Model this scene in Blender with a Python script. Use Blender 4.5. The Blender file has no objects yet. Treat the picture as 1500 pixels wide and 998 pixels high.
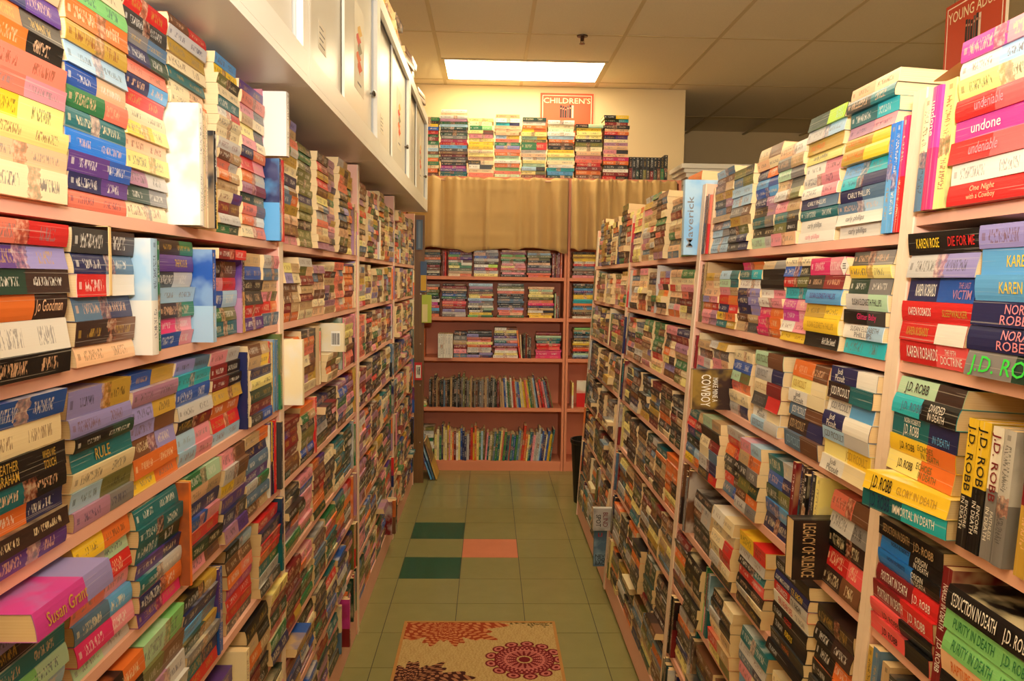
import bpy, math, random
from mathutils import Vector, Matrix
random.seed(7)
sc = bpy.context.scene
COL = sc.collection
# ------------------------------------------------------------------ camera
F, PIT, YAW, ROL, CH = 1166.37, .07738, .02959, .01484, 1.498     # focal length in pixels of a 1500x998 frame
_cr, _sr, _cp, _sp, _cy, _sy = math.cos(ROL), math.sin(ROL), math.cos(PIT), math.sin(PIT), math.cos(YAW), math.sin(YAW)
CAM = Vector((0, 0, CH))
def ray(px, py):
    a, b = px-750, py-499
    x, up = a*_cr+b*_sr, -(-a*_sr+b*_cr)
    y, z = F*_cp+up*_sp, -F*_sp+up*_cp
    return Vector((x*_cy+y*_sy, -x*_sy+y*_cy, z))
def proj(P):
    d = Vector(P)-CAM
    x, y = d.x*_cy-d.y*_sy, d.x*_sy+d.y*_cy
    fw, up = y*_cp-d.z*_sp, y*_sp+d.z*_cp
    if fw < .05: return (-9999, -9999)
    u, v = F*x/fw, -F*up/fw
    return (750+u*_cr-v*_sr, 499+u*_sr+v*_cr)
def at(px, py, axis, val):
    r = ray(px, py); return CAM+r*((val-CAM[axis])/r[axis])
cd = bpy.data.cameras.new('camera'); cam = bpy.data.objects.new('camera', cd); COL.objects.link(cam)
cd.sensor_fit = 'HORIZONTAL'; cd.sensor_width = 36; cd.lens = F/1500*36; cd.clip_start = .02
_f = ray(750, 499).normalized(); _r = (ray(751, 499)-ray(750, 499)).normalized(); _u = _r.cross(_f)
cam.matrix_world = Matrix(((_r.x, _u.x, -_f.x, 0), (_r.y, _u.y, -_f.y, 0), (_r.z, _u.z, -_f.z, CH), (0, 0, 0, 1)))
sc.camera = cam
# ------------------------------------------------------------------ light and exposure
w = bpy.data.worlds.new('world'); sc.world = w; w.use_nodes = True
w.node_tree.nodes['Background'].inputs[0].default_value = (1, .88, .7, 1)
w.node_tree.nodes['Background'].inputs[1].default_value = .12
vs = sc.view_settings; vs.view_transform = 'Standard'; vs.look = 'None'; vs.gamma = 1; vs.use_curve_mapping = False
vs.exposure = -0.1
LAMP_STRENGTH, LAMP_COLOR = 15.0, (1, .84, .54)
fl = bpy.data.lights.new('camera_flash', 'AREA'); fo = bpy.data.objects.new('camera_flash', fl); COL.objects.link(fo)
fl.shape = 'DISK'; fl.size = .35; fl.energy = 125; fl.color = (1, .95, .88)          # the photographer's own flash, tilted up
fo.location = (0.02, -.12, 1.86); fo.rotation_euler = (math.radians(154), 0, 0)

# ------------------------------------------------------------------ helpers
def lin(c):
    return tuple((v/255/12.92 if v/255 <= .04045 else ((v/255+.055)/1.055)**2.4) for v in c)
PAL = {'cr': (243, 224, 178, 'cream'), 'wh': (238, 232, 218, 'white'), 'pk': (235, 148, 158, 'pink'), 'hp': (226, 48, 112, 'hot pink'),
 'mg': (204, 62, 150, 'magenta'), 'rd': (212, 40, 40, 'red'), 'dr': (128, 28, 32, 'dark red'), 'or': (232, 118, 48, 'orange'), 'sa': (236, 124, 100, 'salmon'),
 'ye': (246, 204, 50, 'yellow'), 'py': (246, 230, 140, 'pale yellow'), 'go': (196, 156, 60, 'mustard'), 'br': (116, 74, 48, 'brown'), 'db': (58, 38, 32, 'dark brown'),
 'ta': (198, 164, 118, 'tan'), 'bk': (22, 20, 20, 'black'), 'gy': (128, 124, 122, 'grey'), 'lg': (200, 196, 190, 'light grey'), 'dg': (62, 60, 58, 'charcoal'),
 'nv': (36, 40, 88, 'navy'), 'bl': (34, 86, 172, 'blue'), 'sb': (96, 168, 222, 'sky blue'), 'bb': (36, 128, 226, 'bright blue'), 'lb': (168, 202, 226, 'pale blue'),
 'pu': (92, 56, 132, 'purple'), 'lv': (150, 142, 200, 'lavender'), 'mv': (176, 126, 152, 'mauve'), 'te': (24, 106, 112, 'teal'), 'tq': (40, 182, 194, 'turquoise'),
 'gr': (44, 118, 70, 'green'), 'ln': (132, 202, 118, 'light green'), 'mi': (184, 218, 180, 'mint'), 'ol': (112, 112, 58, 'olive'), 'dn': (30, 62, 48, 'dark green'),
 'st': (90, 122, 150, 'steel blue'), 'pe': (240, 192, 148, 'peach'), 'ne': (60, 220, 70, 'neon green'), 'co': (246, 92, 92, 'coral'), 'li': (190, 230, 60, 'lime')}
def link(name, data, parent=None, loc=None):
    o = bpy.data.objects.new(name, data); COL.objects.link(o)
    if loc is not None: o.location = loc
    if parent is not None: o.parent = parent
    return o
def tag(o, label=None, cat=None, group=None, kind=None):
    if label: o['label'] = label
    if cat: o['category'] = cat
    if group: o['group'] = group
    if kind: o['kind'] = kind
    return o
def empty(name, loc=(0, 0, 0)):
    o = link(name, None, None, loc); o.empty_display_size = .05; return o
class NT:                                                             # small node-tree writer
    def __init__(s, name):
        s.m = bpy.data.materials.new(name); s.m.use_nodes = True; s.t = s.m.node_tree
        s.b = s.t.nodes['Principled BSDF']
    def n(s, typ, ins=None, **kw):
        nd = s.t.nodes.new(typ)
        for k, v in kw.items(): setattr(nd, k, v)
        for k, v in (ins or {}).items(): s.put(nd.inputs[k], v)
        return nd
    def put(s, sock, v):
        if isinstance(v, bpy.types.NodeSocket): s.t.links.new(v, sock)
        elif v is not None:
            if isinstance(v, tuple) and len(v) == 3 and sock.type == 'RGBA': v = v+(1,)
            sock.default_value = v
    def m2(s, op, a, b=None, c=None):
        nd = s.t.nodes.new('ShaderNodeMath'); nd.operation = op
        s.put(nd.inputs[0], a); s.put(nd.inputs[1], b); s.put(nd.inputs[2], c); return nd.outputs[0]
    def mix(s, f, a, b):
        nd = s.t.nodes.new('ShaderNodeMix'); nd.data_type = 'RGBA'
        s.put(nd.inputs[0], f); s.put(nd.inputs[6], a); s.put(nd.inputs[7], b); return nd.outputs[2]
    def noise(s, vec, scale, detail=2., rough=.5):
        return s.n('ShaderNodeTexNoise', {'Vector': vec, 'Scale': scale, 'Detail': detail, 'Roughness': rough})
    def bump(s, h, strength=.2, dist=.002):
        nd = s.n('ShaderNodeBump', {'Height': h, 'Strength': strength, 'Distance': dist}); s.put(s.b.inputs['Normal'], nd.outputs[0])
    def set(s, **kw):
        for k, v in kw.items(): s.put(s.b.inputs[k.replace('_', ' ')], v)
        return s.m
_pm = {}
def plain(rgb, rough=.5, name=None, var=.06, scale=6., spec=.4, metal=0.):
    key = (rgb, rough, metal, name)
    if key in _pm: return _pm[key]
    t = NT(name or 'paint'); c = lin(rgb)
    co = t.n('ShaderNodeTexCoord').outputs['Object']
    nz = t.noise(co, scale, 4.).outputs[0]
    hi = tuple(min(1, v*(1+var)) for v in c); lo = tuple(v*(1-var) for v in c)
    t.set(Base_Color=t.mix(nz, lo, hi), Roughness=rough, Specular_IOR_Level=spec, Metallic=metal)
    _pm[key] = t.m; return t.m
# ---- book cover material: colours and print layout come from per-book face attributes
def book_material():
    t = NT('printed_cover')
    A = t.n('ShaderNodeAttribute', attribute_name='c0').outputs['Color']
    B = t.n('ShaderNodeAttribute', attribute_name='c1').outputs['Color']
    C = t.n('ShaderNodeAttribute', attribute_name='c2').outputs['Color']
    P = t.n('ShaderNodeSeparateColor', {0: t.n('ShaderNodeAttribute', attribute_name='prm').outputs['Color']})
    split, pic, seed = P.outputs[0], P.outputs[1], P.outputs[2]
    uv = t.n('ShaderNodeSeparateXYZ', {0: t.n('ShaderNodeUVMap', uv_map='UVMap').outputs[0]}); u, v = uv.outputs[0], uv.outputs[1]
    um = t.n('ShaderNodeSeparateXYZ', {0: t.n('ShaderNodeUVMap', uv_map='UVm').outputs[0]}); lm, tm = um.outputs[0], um.outputs[1]   # metres
    sd = t.m2('MULTIPLY', seed, 173.)
    def vec(a, b, c): return t.n('ShaderNodeCombineXYZ', {0: a, 1: b, 2: c}).outputs[0]
    spine = t.m2('MULTIPLY', t.m2('GREATER_THAN', v, -.01), t.m2('LESS_THAN', v, 1.01))
    col = t.mix(t.m2('GREATER_THAN', u, split), A, B)
    # pictures: a mottled patch
    pn = t.noise(vec(t.m2('MULTIPLY', lm, 90.), t.m2('MULTIPLY', tm, 90.), sd), 1.3, 3.)
    ramp = t.n('ShaderNodeValToRGB', {0: pn.outputs[0]})
    el = ramp.color_ramp.elements; el[0].position = .36; el[0].color = lin((40, 26, 24))+(1,); el[1].position = .66; el[1].color = lin((238, 205, 170))+(1,)
    e = el.new(.5); e.color = lin((176, 96, 66))+(1,)
    wob = t.m2('MULTIPLY', t.m2('SUBTRACT', pn.outputs[0], .5), .12)
    inpic = t.m2('MULTIPLY', t.m2('LESS_THAN', t.m2('ABSOLUTE', t.m2('ADD', t.m2('SUBTRACT', u, pic), wob)), .075), t.m2('GREATER_THAN', pic, .02))
    inpic = t.m2('MULTIPLY', inpic, spine)
    col = t.mix(t.m2('MULTIPLY', inpic, .75), col, t.mix(.3, ramp.outputs[0], B))
    # worn, unreadable lettering
    ln_ = t.noise(vec(t.m2('MULTIPLY', lm, 520.), t.m2('MULTIPLY', v, 3.2), sd), 1., 1.)
    ink = t.m2('GREATER_THAN', ln_.outputs[0], .535)
    d1 = t.m2('LESS_THAN', t.m2('ABSOLUTE', t.m2('SUBTRACT', u, .28)), t.m2('ADD', .10, t.m2('MULTIPLY', seed, .08)))
    d2 = t.m2('LESS_THAN', t.m2('ABSOLUTE', t.m2('SUBTRACT', u, .73)), t.m2('SUBTRACT', .19, t.m2('MULTIPLY', seed, .10)))
    rows = t.m2('LESS_THAN', t.m2('ABSOLUTE', t.m2('SUBTRACT', v, .5)), t.m2('ADD', .16, t.m2('MULTIPLY', seed, .14)))
    txt = t.m2('MULTIPLY', t.m2('MULTIPLY', ink, rows), t.m2('MULTIPLY', t.m2('MAXIMUM', d1, d2), spine))
    txt = t.m2('MULTIPLY', txt, t.m2('SUBTRACT', 1., inpic))
    hasT = t.n('ShaderNodeAttribute', attribute_name='ink').outputs['Fac']
    col = t.mix(t.m2('MULTIPLY', txt, hasT), col, C)
    logo = t.m2('MULTIPLY', t.m2('LESS_THAN', t.m2('ABSOLUTE', t.m2('SUBTRACT', u, .055)), .02), t.m2('LESS_THAN', t.m2('ABSOLUTE', t.m2('SUBTRACT', v, .5)), .16))
    col = t.mix(t.m2('MULTIPLY', t.m2('MULTIPLY', logo, .7), hasT), col, C)
    # creases along worn spines, rubbed edges
    cn = t.noise(vec(t.m2('MULTIPLY', lm, 3.), t.m2('MULTIPLY', tm, 420.), sd), 1., 2.)
    cre = t.m2('MULTIPLY', t.m2('GREATER_THAN', cn.outputs[0], .66), t.m2('MULTIPLY', spine, .30))
    col = t.mix(cre, col, (.75, .68, .56))
    # front and back covers: large soft artwork
    an = t.noise(vec(t.m2('MULTIPLY', lm, 14.), t.m2('MULTIPLY', v, 1.8), sd), 1., 3.).outputs[0]
    ar = t.n('ShaderNodeMapRange', {0: an, 1: .44, 2: .60}).outputs[0]
    cov = t.m2('MULTIPLY', t.m2('SUBTRACT', 1., spine), ar)
    col = t.mix(t.m2('MULTIPLY', cov, .55), col, B)
    t.set(Base_Color=col, Roughness=.36, Specular_IOR_Level=.45)
    t.bump(cn.outputs[0], .12, .0015)
    return t.m
M_COVER = book_material()
def page_material():
    t = NT('paper_edges')
    um = t.n('ShaderNodeSeparateXYZ', {0: t.n('ShaderNodeUVMap', uv_map='UVm').outputs[0]})
    v = t.n('ShaderNodeCombineXYZ', {0: t.m2('MULTIPLY', um.outputs[0], 6.), 1: t.m2('MULTIPLY', um.outputs[1], 900.), 2: 0.}).outputs[0]
    nz = t.noise(v, 1., 2.).outputs[0]
    big = t.noise(t.n('ShaderNodeNewGeometry').outputs['Position'], 7., 1.).outputs[0]
    a = t.mix(nz, lin((196, 158, 106)), lin((244, 222, 176)))
    t.set(Base_Color=t.mix(t.m2('MULTIPLY', big, .5), a, lin((240, 206, 150))), Roughness=.85, Specular_IOR_Level=.1)
    return t.m
M_PAGE = page_material()
# ---- mesh builder carrying uv and book attributes
class MB:
    def __init__(s): s.v = []; s.f = []; s.uv = []; s.um = []; s.a = []; s.mi = []
    def quad(s, pts, uv=None, um=None, attr=None, mi=0):
        b = len(s.v); s.v += [tuple(p) for p in pts]; n = len(pts); s.f.append(tuple(range(b, b+n)))
        s.uv += uv or [(0, -5)]*n; s.um += um or [(0, 0)]*n; s.a.append(attr); s.mi.append(mi)
    def box(s, lo, hi, mi=0):
        x0, y0, z0 = lo; x1, y1, z1 = hi
        p = [Vector(q) for q in ((x0, y0, z0), (x1, y0, z0), (x1, y1, z0), (x0, y1, z0), (x0, y0, z1), (x1, y0, z1), (x1, y1, z1), (x0, y1, z1))]
        for i in ((0, 3, 2, 1), (4, 5, 6, 7), (0, 1, 5, 4), (1, 2, 6, 5), (2, 3, 7, 6), (3, 0, 4, 7)): s.quad([p[k] for k in i], mi=mi)
        return s
    def mesh(s, name, mats, off=Vector((0, 0, 0)), attrs=False, uvs=False):
        me = bpy.data.meshes.new(name)
        ox, oy, oz = off
        me.from_pydata([(x-ox, y-oy, z-oz) for x, y, z in s.v], [], s.f)
        for m in mats: me.materials.append(m)
        if len(mats) > 1: me.polygons.foreach_set('material_index', s.mi)
        if uvs:
            for nm, dat in (('UVMap', s.uv), ('UVm', s.um)):
                l = me.uv_layers.new(name=nm); l.data.foreach_set('uv', [c for q in dat for c in q])
        if attrs:
            dflt = ((.5,)*3, (.5,)*3, (.5,)*3, (9, 0, 0), 0.)
            for k, nm in enumerate(('c0', 'c1', 'c2', 'prm')):
                at_ = me.attributes.new(nm, 'FLOAT_COLOR', 'FACE')
                at_.data.foreach_set('color', [c for a in s.a for c in (tuple((a or dflt)[k])+(1.,))])
            at_ = me.attributes.new('ink', 'FLOAT', 'FACE'); at_.data.foreach_set('value', [(a or dflt)[4] for a in s.a])
        me.update(); return me
def boxobj(name, lo, hi, mat, parent=None, bevel=0.):
    m = MB().box(lo, hi).mesh(name, [mat]); o = link(name, m, parent)
    if bevel:
        b = o.modifiers.new('bevel', 'BEVEL'); b.width = bevel; b.segments = 2; b.limit_method = 'ANGLE'
    return o
def weld(o): 
    import bmesh
    bm = bmesh.new(); bm.from_mesh(o.data); bmesh.ops.remove_doubles(bm, verts=bm.verts, dist=1e-6); bm.to_mesh(o.data); bm.free(); return o
# ---- lettering
_tc = {}
def glyphs(s):
    if s not in _tc:
        c = bpy.data.curves.new('t', 'FONT'); c.body = s; c.resolution_u = 2; c.fill_mode = 'FRONT' if hasattr(c, 'fill_mode') else c.fill_mode
        c.offset = .005
        o = bpy.data.objects.new('t', c); COL.objects.link(o)
        me = bpy.data.meshes.new_from_object(o)
        v = [(p.co.x, p.co.y) for p in me.vertices]; f = [tuple(q.vertices) for q in me.polygons]
        bpy.data.objects.remove(o); bpy.data.curves.remove(c); bpy.data.meshes.remove(me)
        xs = [p[0] for p in v]; ys = [p[1] for p in v]
        x0, x1, y0, y1 = min(xs), max(xs), min(ys), max(ys)
        if not any(ch in s for ch in 'gjpqy,'): y0 = max(y0, -.02)
        _tc[s] = ([((x-x0)/(x1-x0), (y-y0)/(y1-y0)) for x, y in v], f)
    return _tc[s]
def lettering(items, fn, L, T, name, parent, off):
    """items (text,u0,u1,v0,v1,colour code); fn(l,t) -> point on the surface"""
    for s, u0, u1, v0, v1, c in items:
        V, Fc = glyphs(s)
        me = bpy.data.meshes.new(name); me.from_pydata([tuple(Vector(fn((u0+(u1-u0)*x)*L, (v0+(v1-v0)*y)*T))-off) for x, y in V], [], Fc)
        me.materials.append(plain(PAL[c][:3], .45, 'ink', .02)); link(name, me, parent)
# ------------------------------------------------------------------ book geometry
def book_frame_pt(b, l, t, n): return b['O']+b['el']*l+b['et']*t+b['en']*n
def spine_n(b, t):
    q = t/b['T']; return b['skew']*(q-.5)+b['bulge']*4*q*(1-q)
def attrs_of(b):
    c0 = lin(PAL[b['c'][0]][:3]); c1 = lin(PAL[b['c'][1]][:3])
    k = b['tone']; c0 = tuple(min(1, v*k) for v in c0); c1 = tuple(min(1, v*k) for v in c1)
    return (c0, c1, lin(PAL[b['ci']][:3]), (b['split'], b['pic'], b['seed']), b['ink'])
def add_cover(mb, b, simple=False):
    L, T, W = b['L'], b['T'], b['W']; a = attrs_of(b); c = b['cov']
    ts = (0, .5, 1) if simple else (0, .2, .5, .8, 1)
    out = [(-W, 0, -2.)]+[(spine_n(b, q*T), q*T, q) for q in ts]+[(-W, T, 3.)]
    P = lambda l, t, n: book_frame_pt(b, l, t, n)
    n_ = len(out)
    for i in range(n_-1):
        (na, ta, va), (nb, tb, vb) = out[i], out[i+1]
        if i == 0: va, vb = -2., -1.
        elif i == n_-2: va, vb = 2., 3.
        mb.quad([P(0, ta, na), P(L, ta, na), P(L, tb, nb), P(0, tb, nb)], [(0, va), (1, va), (1, vb), (0, vb)], [(0, ta), (L, ta), (L, tb), (0, tb)], a)
    if simple: return
    inn = [(-W, c, 0)]+[(spine_n(b, q*T)-max(c, .001), c+q*(T-2*c), 0) for q in ts]+[(-W, T-c, 0)]
    for i in range(n_-1):
        (na, ta, _), (nb, tb, _) = inn[i], inn[i+1]
        mb.quad([P(0, tb, nb), P(L, tb, nb), P(L, ta, na), P(0, ta, na)], None, None, a)
    for l in (0, L):
        for i in range(n_-1):
            q = [P(l, out[i][1], out[i][0]), P(l, out[i+1][1], out[i+1][0]), P(l, inn[i+1][1], inn[i+1][0]), P(l, inn[i][1], inn[i][0])]
            mb.quad(q if l == 0 else q[::-1], None, None, a)
    for i in (0, n_-1):
        mb.quad([P(0, out[i][1], -W), P(0, inn[i][1], -W), P(L, inn[i][1], -W), P(L, out[i][1], -W)], None, None, a)
def add_pages(mb, b, simple=False, mi=0):
    L, T, W, c, e = b['L'], b['T'], b['W'], b['cov'], b['over']
    if simple: c = 0; e = 0
    l0, l1, n1 = e, L-e, -W+e
    ts = (c, T-c)
    def s(t): return spine_n(b, t)-(0 if simple else max(c, .001)+.0003)
    P = lambda l, t, n: book_frame_pt(b, l, t, n)
    t0, t1, tm = c, T-c, T/2
    for l, rev in ((l0, 0), (l1, 1)):
        q = [(t0, n1), (t0, s(t0)), (tm, s(tm)), (t1, s(t1)), (t1, n1)]
        pts = [P(l, t, n) for t, n in q]; um = [(n, t) for t, n in q]
        if rev: pts, um = pts[::-1], um[::-1]
        mb.quad(pts, [(0, -5)]*5, um, None, mi)
    mb.quad([P(l0, t0, n1), P(l0, t1, n1), P(l1, t1, n1), P(l1, t0, n1)], None, [(l0, t0), (l0, t1), (l1, t1), (l1, t0)], None, mi)
    if not simple:
        mb.quad([P(l0, t1, n1), P(l0, t1, s(t1)), P(l1, t1, s(t1)), P(l1, t1, n1)], None, None, None, mi)
        mb.quad([P(l0, t0, n1), P(l1, t0, n1), P(l1, t0, s(t0)), P(l0, t0, s(t0))], None, None, None, mi)
def individual(b, name, cat, label, group):
    ctr = book_frame_pt(b, b['L']/2, 0 if abs(b['et'].z) > .7 else b['T']/2, -b['W']/2)
    if abs(b['el'].z) > .7: ctr = book_frame_pt(b, b['L'], b['T']/2, -b['W']/2)
    root = tag(empty(name, ctr), label, cat, group)
    m = MB(); add_cover(m, b); link('cover', m.mesh('cover', [M_COVER], ctr, True, True), root)
    m = MB(); add_pages(m, b); link('page_block', m.mesh('page_block', [M_PAGE], ctr, False, True), root)
    if b.get('text'):
        lettering(b['text'], lambda l, t: book_frame_pt(b, l, t, spine_n(b, t)+.0012), b['L'], b['T'], 'spine_title', root, ctr)
    if b.get('ctext'):        # front cover: right = -en, up = -el
        lettering(b['ctext'], lambda x, y: book_frame_pt(b, b['L']-y, b['T']+.0012, -x), b['W'], b['L'], 'cover_title', root, ctr)
    if b.get('btext'):        # back cover: right = +en, up = -el
        lettering(b['btext'], lambda x, y: book_frame_pt(b, b['L']-y, -.0012, -b['W']+x), b['W'], b['L'], 'cover_title', root, ctr)
    return root
DARK = {'bk', 'dg', 'nv', 'db', 'dn', 'dr', 'pu', 'te', 'bl', 'br', 'gr', 'ol', 'st', 'gy', 'bb', 'rd', 'hp', 'mg', 'or', 'co'}
BOOKS = []
def mk(code, O, el, et, en, L, T, W, **kw):
    """code 'aa' or 'aa/bb'"""
    c = code.split('/'); two = len(c) > 1
    b = dict(O=Vector(O), el=el, et=et, en=en, L=L, T=T, W=W, c=(c[0], c[1] if two else random.choice(['cr', 'wh', 'dg', 'ta', c[0]])),
             skew=random.uniform(-.006, .006), bulge=random.uniform(-.001, .0022), cov=.0006, over=.0012, tone=random.uniform(.88, 1.08),
             split=random.uniform(.46, .62) if two else 9., pic=(random.uniform(.42, .6) if random.random() < .34 else 0.),
             seed=random.random(), ink=.7, ci=random.choice(['wh', 'cr', 'go', 'wh', 'pe']) if c[0] in DARK else random.choice(['dg', 'nv', 'dr', 'br', 'bk', 'gy']),
             text=None, where=None, kind='paperback')
    if kw.get('text'): b['ink'] = 0.; b['pic'] = 0.
    b.update(kw)
    p = [proj(book_frame_pt(b, l, t, 0)) for l, t in ((0, 0), (L, 0), (L, T), (0, T))]
    ar = abs(sum(p[i][0]*p[(i+1) % 4][1]-p[(i+1) % 4][0]*p[i][1] for i in range(4)))/2
    cx, cy = sum(q[0] for q in p)/4, sum(q[1] for q in p)/4
    vis = max(q[0] for q in p) > 6 and min(q[0] for q in p) < 1494 and max(q[1] for q in p) > 4 and min(q[1] for q in p) < 994
    b['area'] = ar if vis else 0.
    BOOKS.append(b); return b
ORD0 = 'first second third fourth fifth sixth'.split()
X, Y, Z = Vector((1, 0, 0)), Vector((0, 1, 0)), Vector((0, 0, 1))
LEAN = .055; _n = math.sqrt(1+LEAN**2)
SIDE = {'L': dict(el=Y, et=Z, en=X), 'R': dict(el=-Y, et=Vector((LEAN, 0, 1))/_n, en=Vector((-1, 0, LEAN))/_n), 'F': dict(el=X, et=Z, en=-Y)}
FAR_Y = 6.125
def front(side, s, z):          # point on the shelf-front plane; s = position along the shelf
    if side == 'L': return Vector((-.535, s, z))
    if side == 'R': return Vector((.57+LEAN*z, s, z))
    return Vector((s, FAR_Y, z))
def S_at(side, px, z):          # position along the shelf that shows at picture column px
    lo, hi = (.3, 8.) if side != 'F' else (-2, 3)
    for _ in range(40):
        mid = (lo+hi)/2; x = proj(front(side, mid, z))[0]
        up = (x < px) if side in 'LF' else (x > px)
        lo, hi = (mid, hi) if up else (lo, mid)
    return mid
ROWZ = [1.581, 1.374, 1.158, .952, .738, .530, .320, .115]
ROWN = [1.607, 1.380, 1.155, .952, .738, .530, .320, .115]
LB = [.75, 2.06, 3.27, 4.49, 5.70]; RB = [.02, 1.245, 2.49, 3.72, 4.93]
LAST = {}
USED = {}                       # (side, unit, row) -> occupied spans
def stack(side, unit, row, s0, s1, codes, H=.185, prot=None, key=None, texts=None, zoff=0., jit=.004, Lmax=.177, W=.107, tops=None, kind='paperback', tilt=.014, rot=0.):
    """flat pile from near coordinate s0 to s1; codes bottom to top"""
    D = SIDE[side]; cs = codes.split(); base = (ROWN if (side == 'R' and unit == 0) else ROWZ)[row] if side != 'F' else row
    if side == 'R' and not zoff and not str(key).startswith('f'):
        last = LAST.get((unit, row), RB[unit]+.022) if unit else -9; s0 = max(s0, last); s1 = max(s1, s0+.150)
        if unit and s1 > RB[unit+1]-.021: s1 = RB[unit+1]-.021; s0 = min(s0, max(last, s1-.176))
        if s1-s0 < .12: return 0.
        LAST[(unit, row)] = s1+.001
    L = max(.11, min(Lmax, s1-s0-.002)); mid = (s0+s1)/2 if side != 'R' else s0+L/2+.001
    prot = random.uniform(-.010, .008) if prot is None else prot
    th = [float(c.split('*')[1]) if '*' in c else random.uniform(.85, 1.15) for c in cs]; k = H/sum(th)
    z = .0006+zoff
    for i, c in enumerate(cs):
        T = th[i]*k; a = rot+random.uniform(-tilt, tilt); p = prot+random.uniform(-jit, jit)
        if str(key).startswith('f') and kind == 'paperback' and random.random() < .016: p += random.uniform(.015, .036)
        li = L*random.uniform(.97, 1.) if kind == 'paperback' else L*random.uniform(.86, 1.)
        el = (D['el']+D['en']*a).normalized(); en = el.cross(D['et'])
        P = front(side, mid, base)+D['et']*z+D['en']*p-el*(li/2)+D['el']*random.uniform(-.002, .002)
        kw = {}
        if texts and i in texts: kw['text'] = texts[i]
        b = mk(c.split('*')[0], P, el, D['et'], en, li, T-.0004, W*random.uniform(.96, 1.03), where=(side, unit, row, key, i, len(cs), (s0+s1)/2), kind=kind, **kw)
        z += T
    if side != 'F': USED.setdefault((side, unit, row), []).append((s0, s1))
    return z
def upright(side, unit, row, s, specs, zoff=0., kind='trade', lean=0.):
    """specs: (code, thickness, height, protrusion[, texts]); placed one after another from s away from the camera (left to right on the far case)"""
    D = SIDE[side]; base = (ROWN if (side == 'R' and unit == 0) else ROWZ)[row] if side != 'F' else row
    s_in = s
    if side == 'R': s = s_in = max(s, RB[unit]+.022)
    if side == 'R' and unit and not zoff and kind != 'filler': s = s_in = max(s, LAST.get((unit, row), 0))
    for i, sp in enumerate(specs):
        c, T, H, p = sp[:4]
        if side in 'LR' and row and not zoff: H = min(H, (ROWN if (side == 'R' and unit == 0) else ROWZ)[row-1]-.018-base-.004)
        if side in 'LR' and s+T > (LB if side == 'L' else RB)[unit+1]-.021: break
        r = D['el']; ln = sp[5] if len(sp) > 5 else lean
        if i and ln < pln: s += H*(pln-ln)
        pln = ln
        up = (D['et']+r*ln).normalized(); tdir = (r-D['et']*ln).normalized()
        lo = s if side != 'R' else s+T
        P = front(side, lo, base+0)+D['et']*(zoff+.0006+max(0, -ln)*0+max(0, ln)*T)+D['en']*p+up*H
        kw = {'text': sp[4]} if len(sp) > 4 and sp[4] else {}
        mk(c, P, -up, tdir, D['en'], H, T-.0006, .13 if side != 'F' else .17, where=(side, unit, row, 'u', i, len(specs), s+T/2), kind=kind, skew=0., **kw)
        s += T/math.cos(math.atan(ln))+.0003
    if side != 'F': USED.setdefault((side, unit, row), []).append((s_in, s))
    if side == 'R' and unit and not zoff: LAST[(unit, row)] = max(LAST.get((unit, row), 0), s+.001)
    return s
def colsL(row, pxs): return [S_at('L', p, ROWZ[row]+.1) for p in pxs]
def colsR(row, pxs, unit=1): return [S_at('R', p, (ROWN if unit == 0 else ROWZ)[row]+.1) for p in pxs]
# ================================================================== the room
def floor_mat(name, rgb, spot=True):
    t = NT(name); co = t.n('ShaderNodeTexCoord').outputs['Object']; c = lin(rgb)
    gp = t.n('ShaderNodeNewGeometry').outputs['Position']
    a = t.noise(gp, 9., 5., .6).outputs[0]; s = t.noise(gp, 60., 3., .7).outputs[0]
    mp = t.n('ShaderNodeMapping', {'Vector': gp, 'Scale': (8., 70., 1.)}).outputs[0]
    streak = t.n('ShaderNodeMapRange', {0: t.noise(mp, 1., 2.).outputs[0], 1: .62, 2: .8}).outputs[0]
    col = t.mix(a, tuple(v*.88 for v in c), tuple(min(1, v*1.10) for v in c))
    col = t.mix(t.m2('MULTIPLY', streak, .05), col, tuple(min(1, v*1.7) for v in c))
    dots = t.n('ShaderNodeMapRange', {0: t.noise(gp, 15., 2.).outputs[0], 1: .80, 2: .82}).outputs[0]
    col = t.mix(t.m2('MULTIPLY', dots, .8), col, tuple(v*.2 for v in c))
    rnd = t.n('ShaderNodeObjectInfo').outputs['Random']
    col = t.mix(t.m2('MULTIPLY', rnd, .14), col, tuple(v*.55 for v in c))
    ro = t.n('ShaderNodeMapRange', {0: s, 1: .3, 2: .7, 3: .13, 4: .24}).outputs[0]
    t.set(Base_Color=col, Roughness=ro, Specular_IOR_Level=.45); t.bump(a, .10, .004)
    return t.m
M_TILE = floor_mat('vinyl_tile', (140, 134, 84)); M_TGREEN = floor_mat('green_vinyl', (38, 84, 62)); M_TPINK = floor_mat('salmon_vinyl', (214, 128, 92))
M_WALL = plain((226, 204, 160), .85, 'wall_paint', .03, 3., .2)
M_SALMON = plain((236, 180, 154), .55, 'salmon_paint', .07, 5., .3)
M_EDGE = plain((240, 214, 186), .55, 'rubbed_salmon_edge', .12, 18., .3)
M_FAR = plain((226, 144, 110), .6, 'orange_salmon_paint', .08, 4., .3)
M_WHITE = plain((232, 226, 212), .38, 'white_enamel', .04, 5., .5)
M_DOORP = plain((216, 208, 190), .33, 'white_hardboard', .05, 4., .5)
M_CEIL = None
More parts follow.
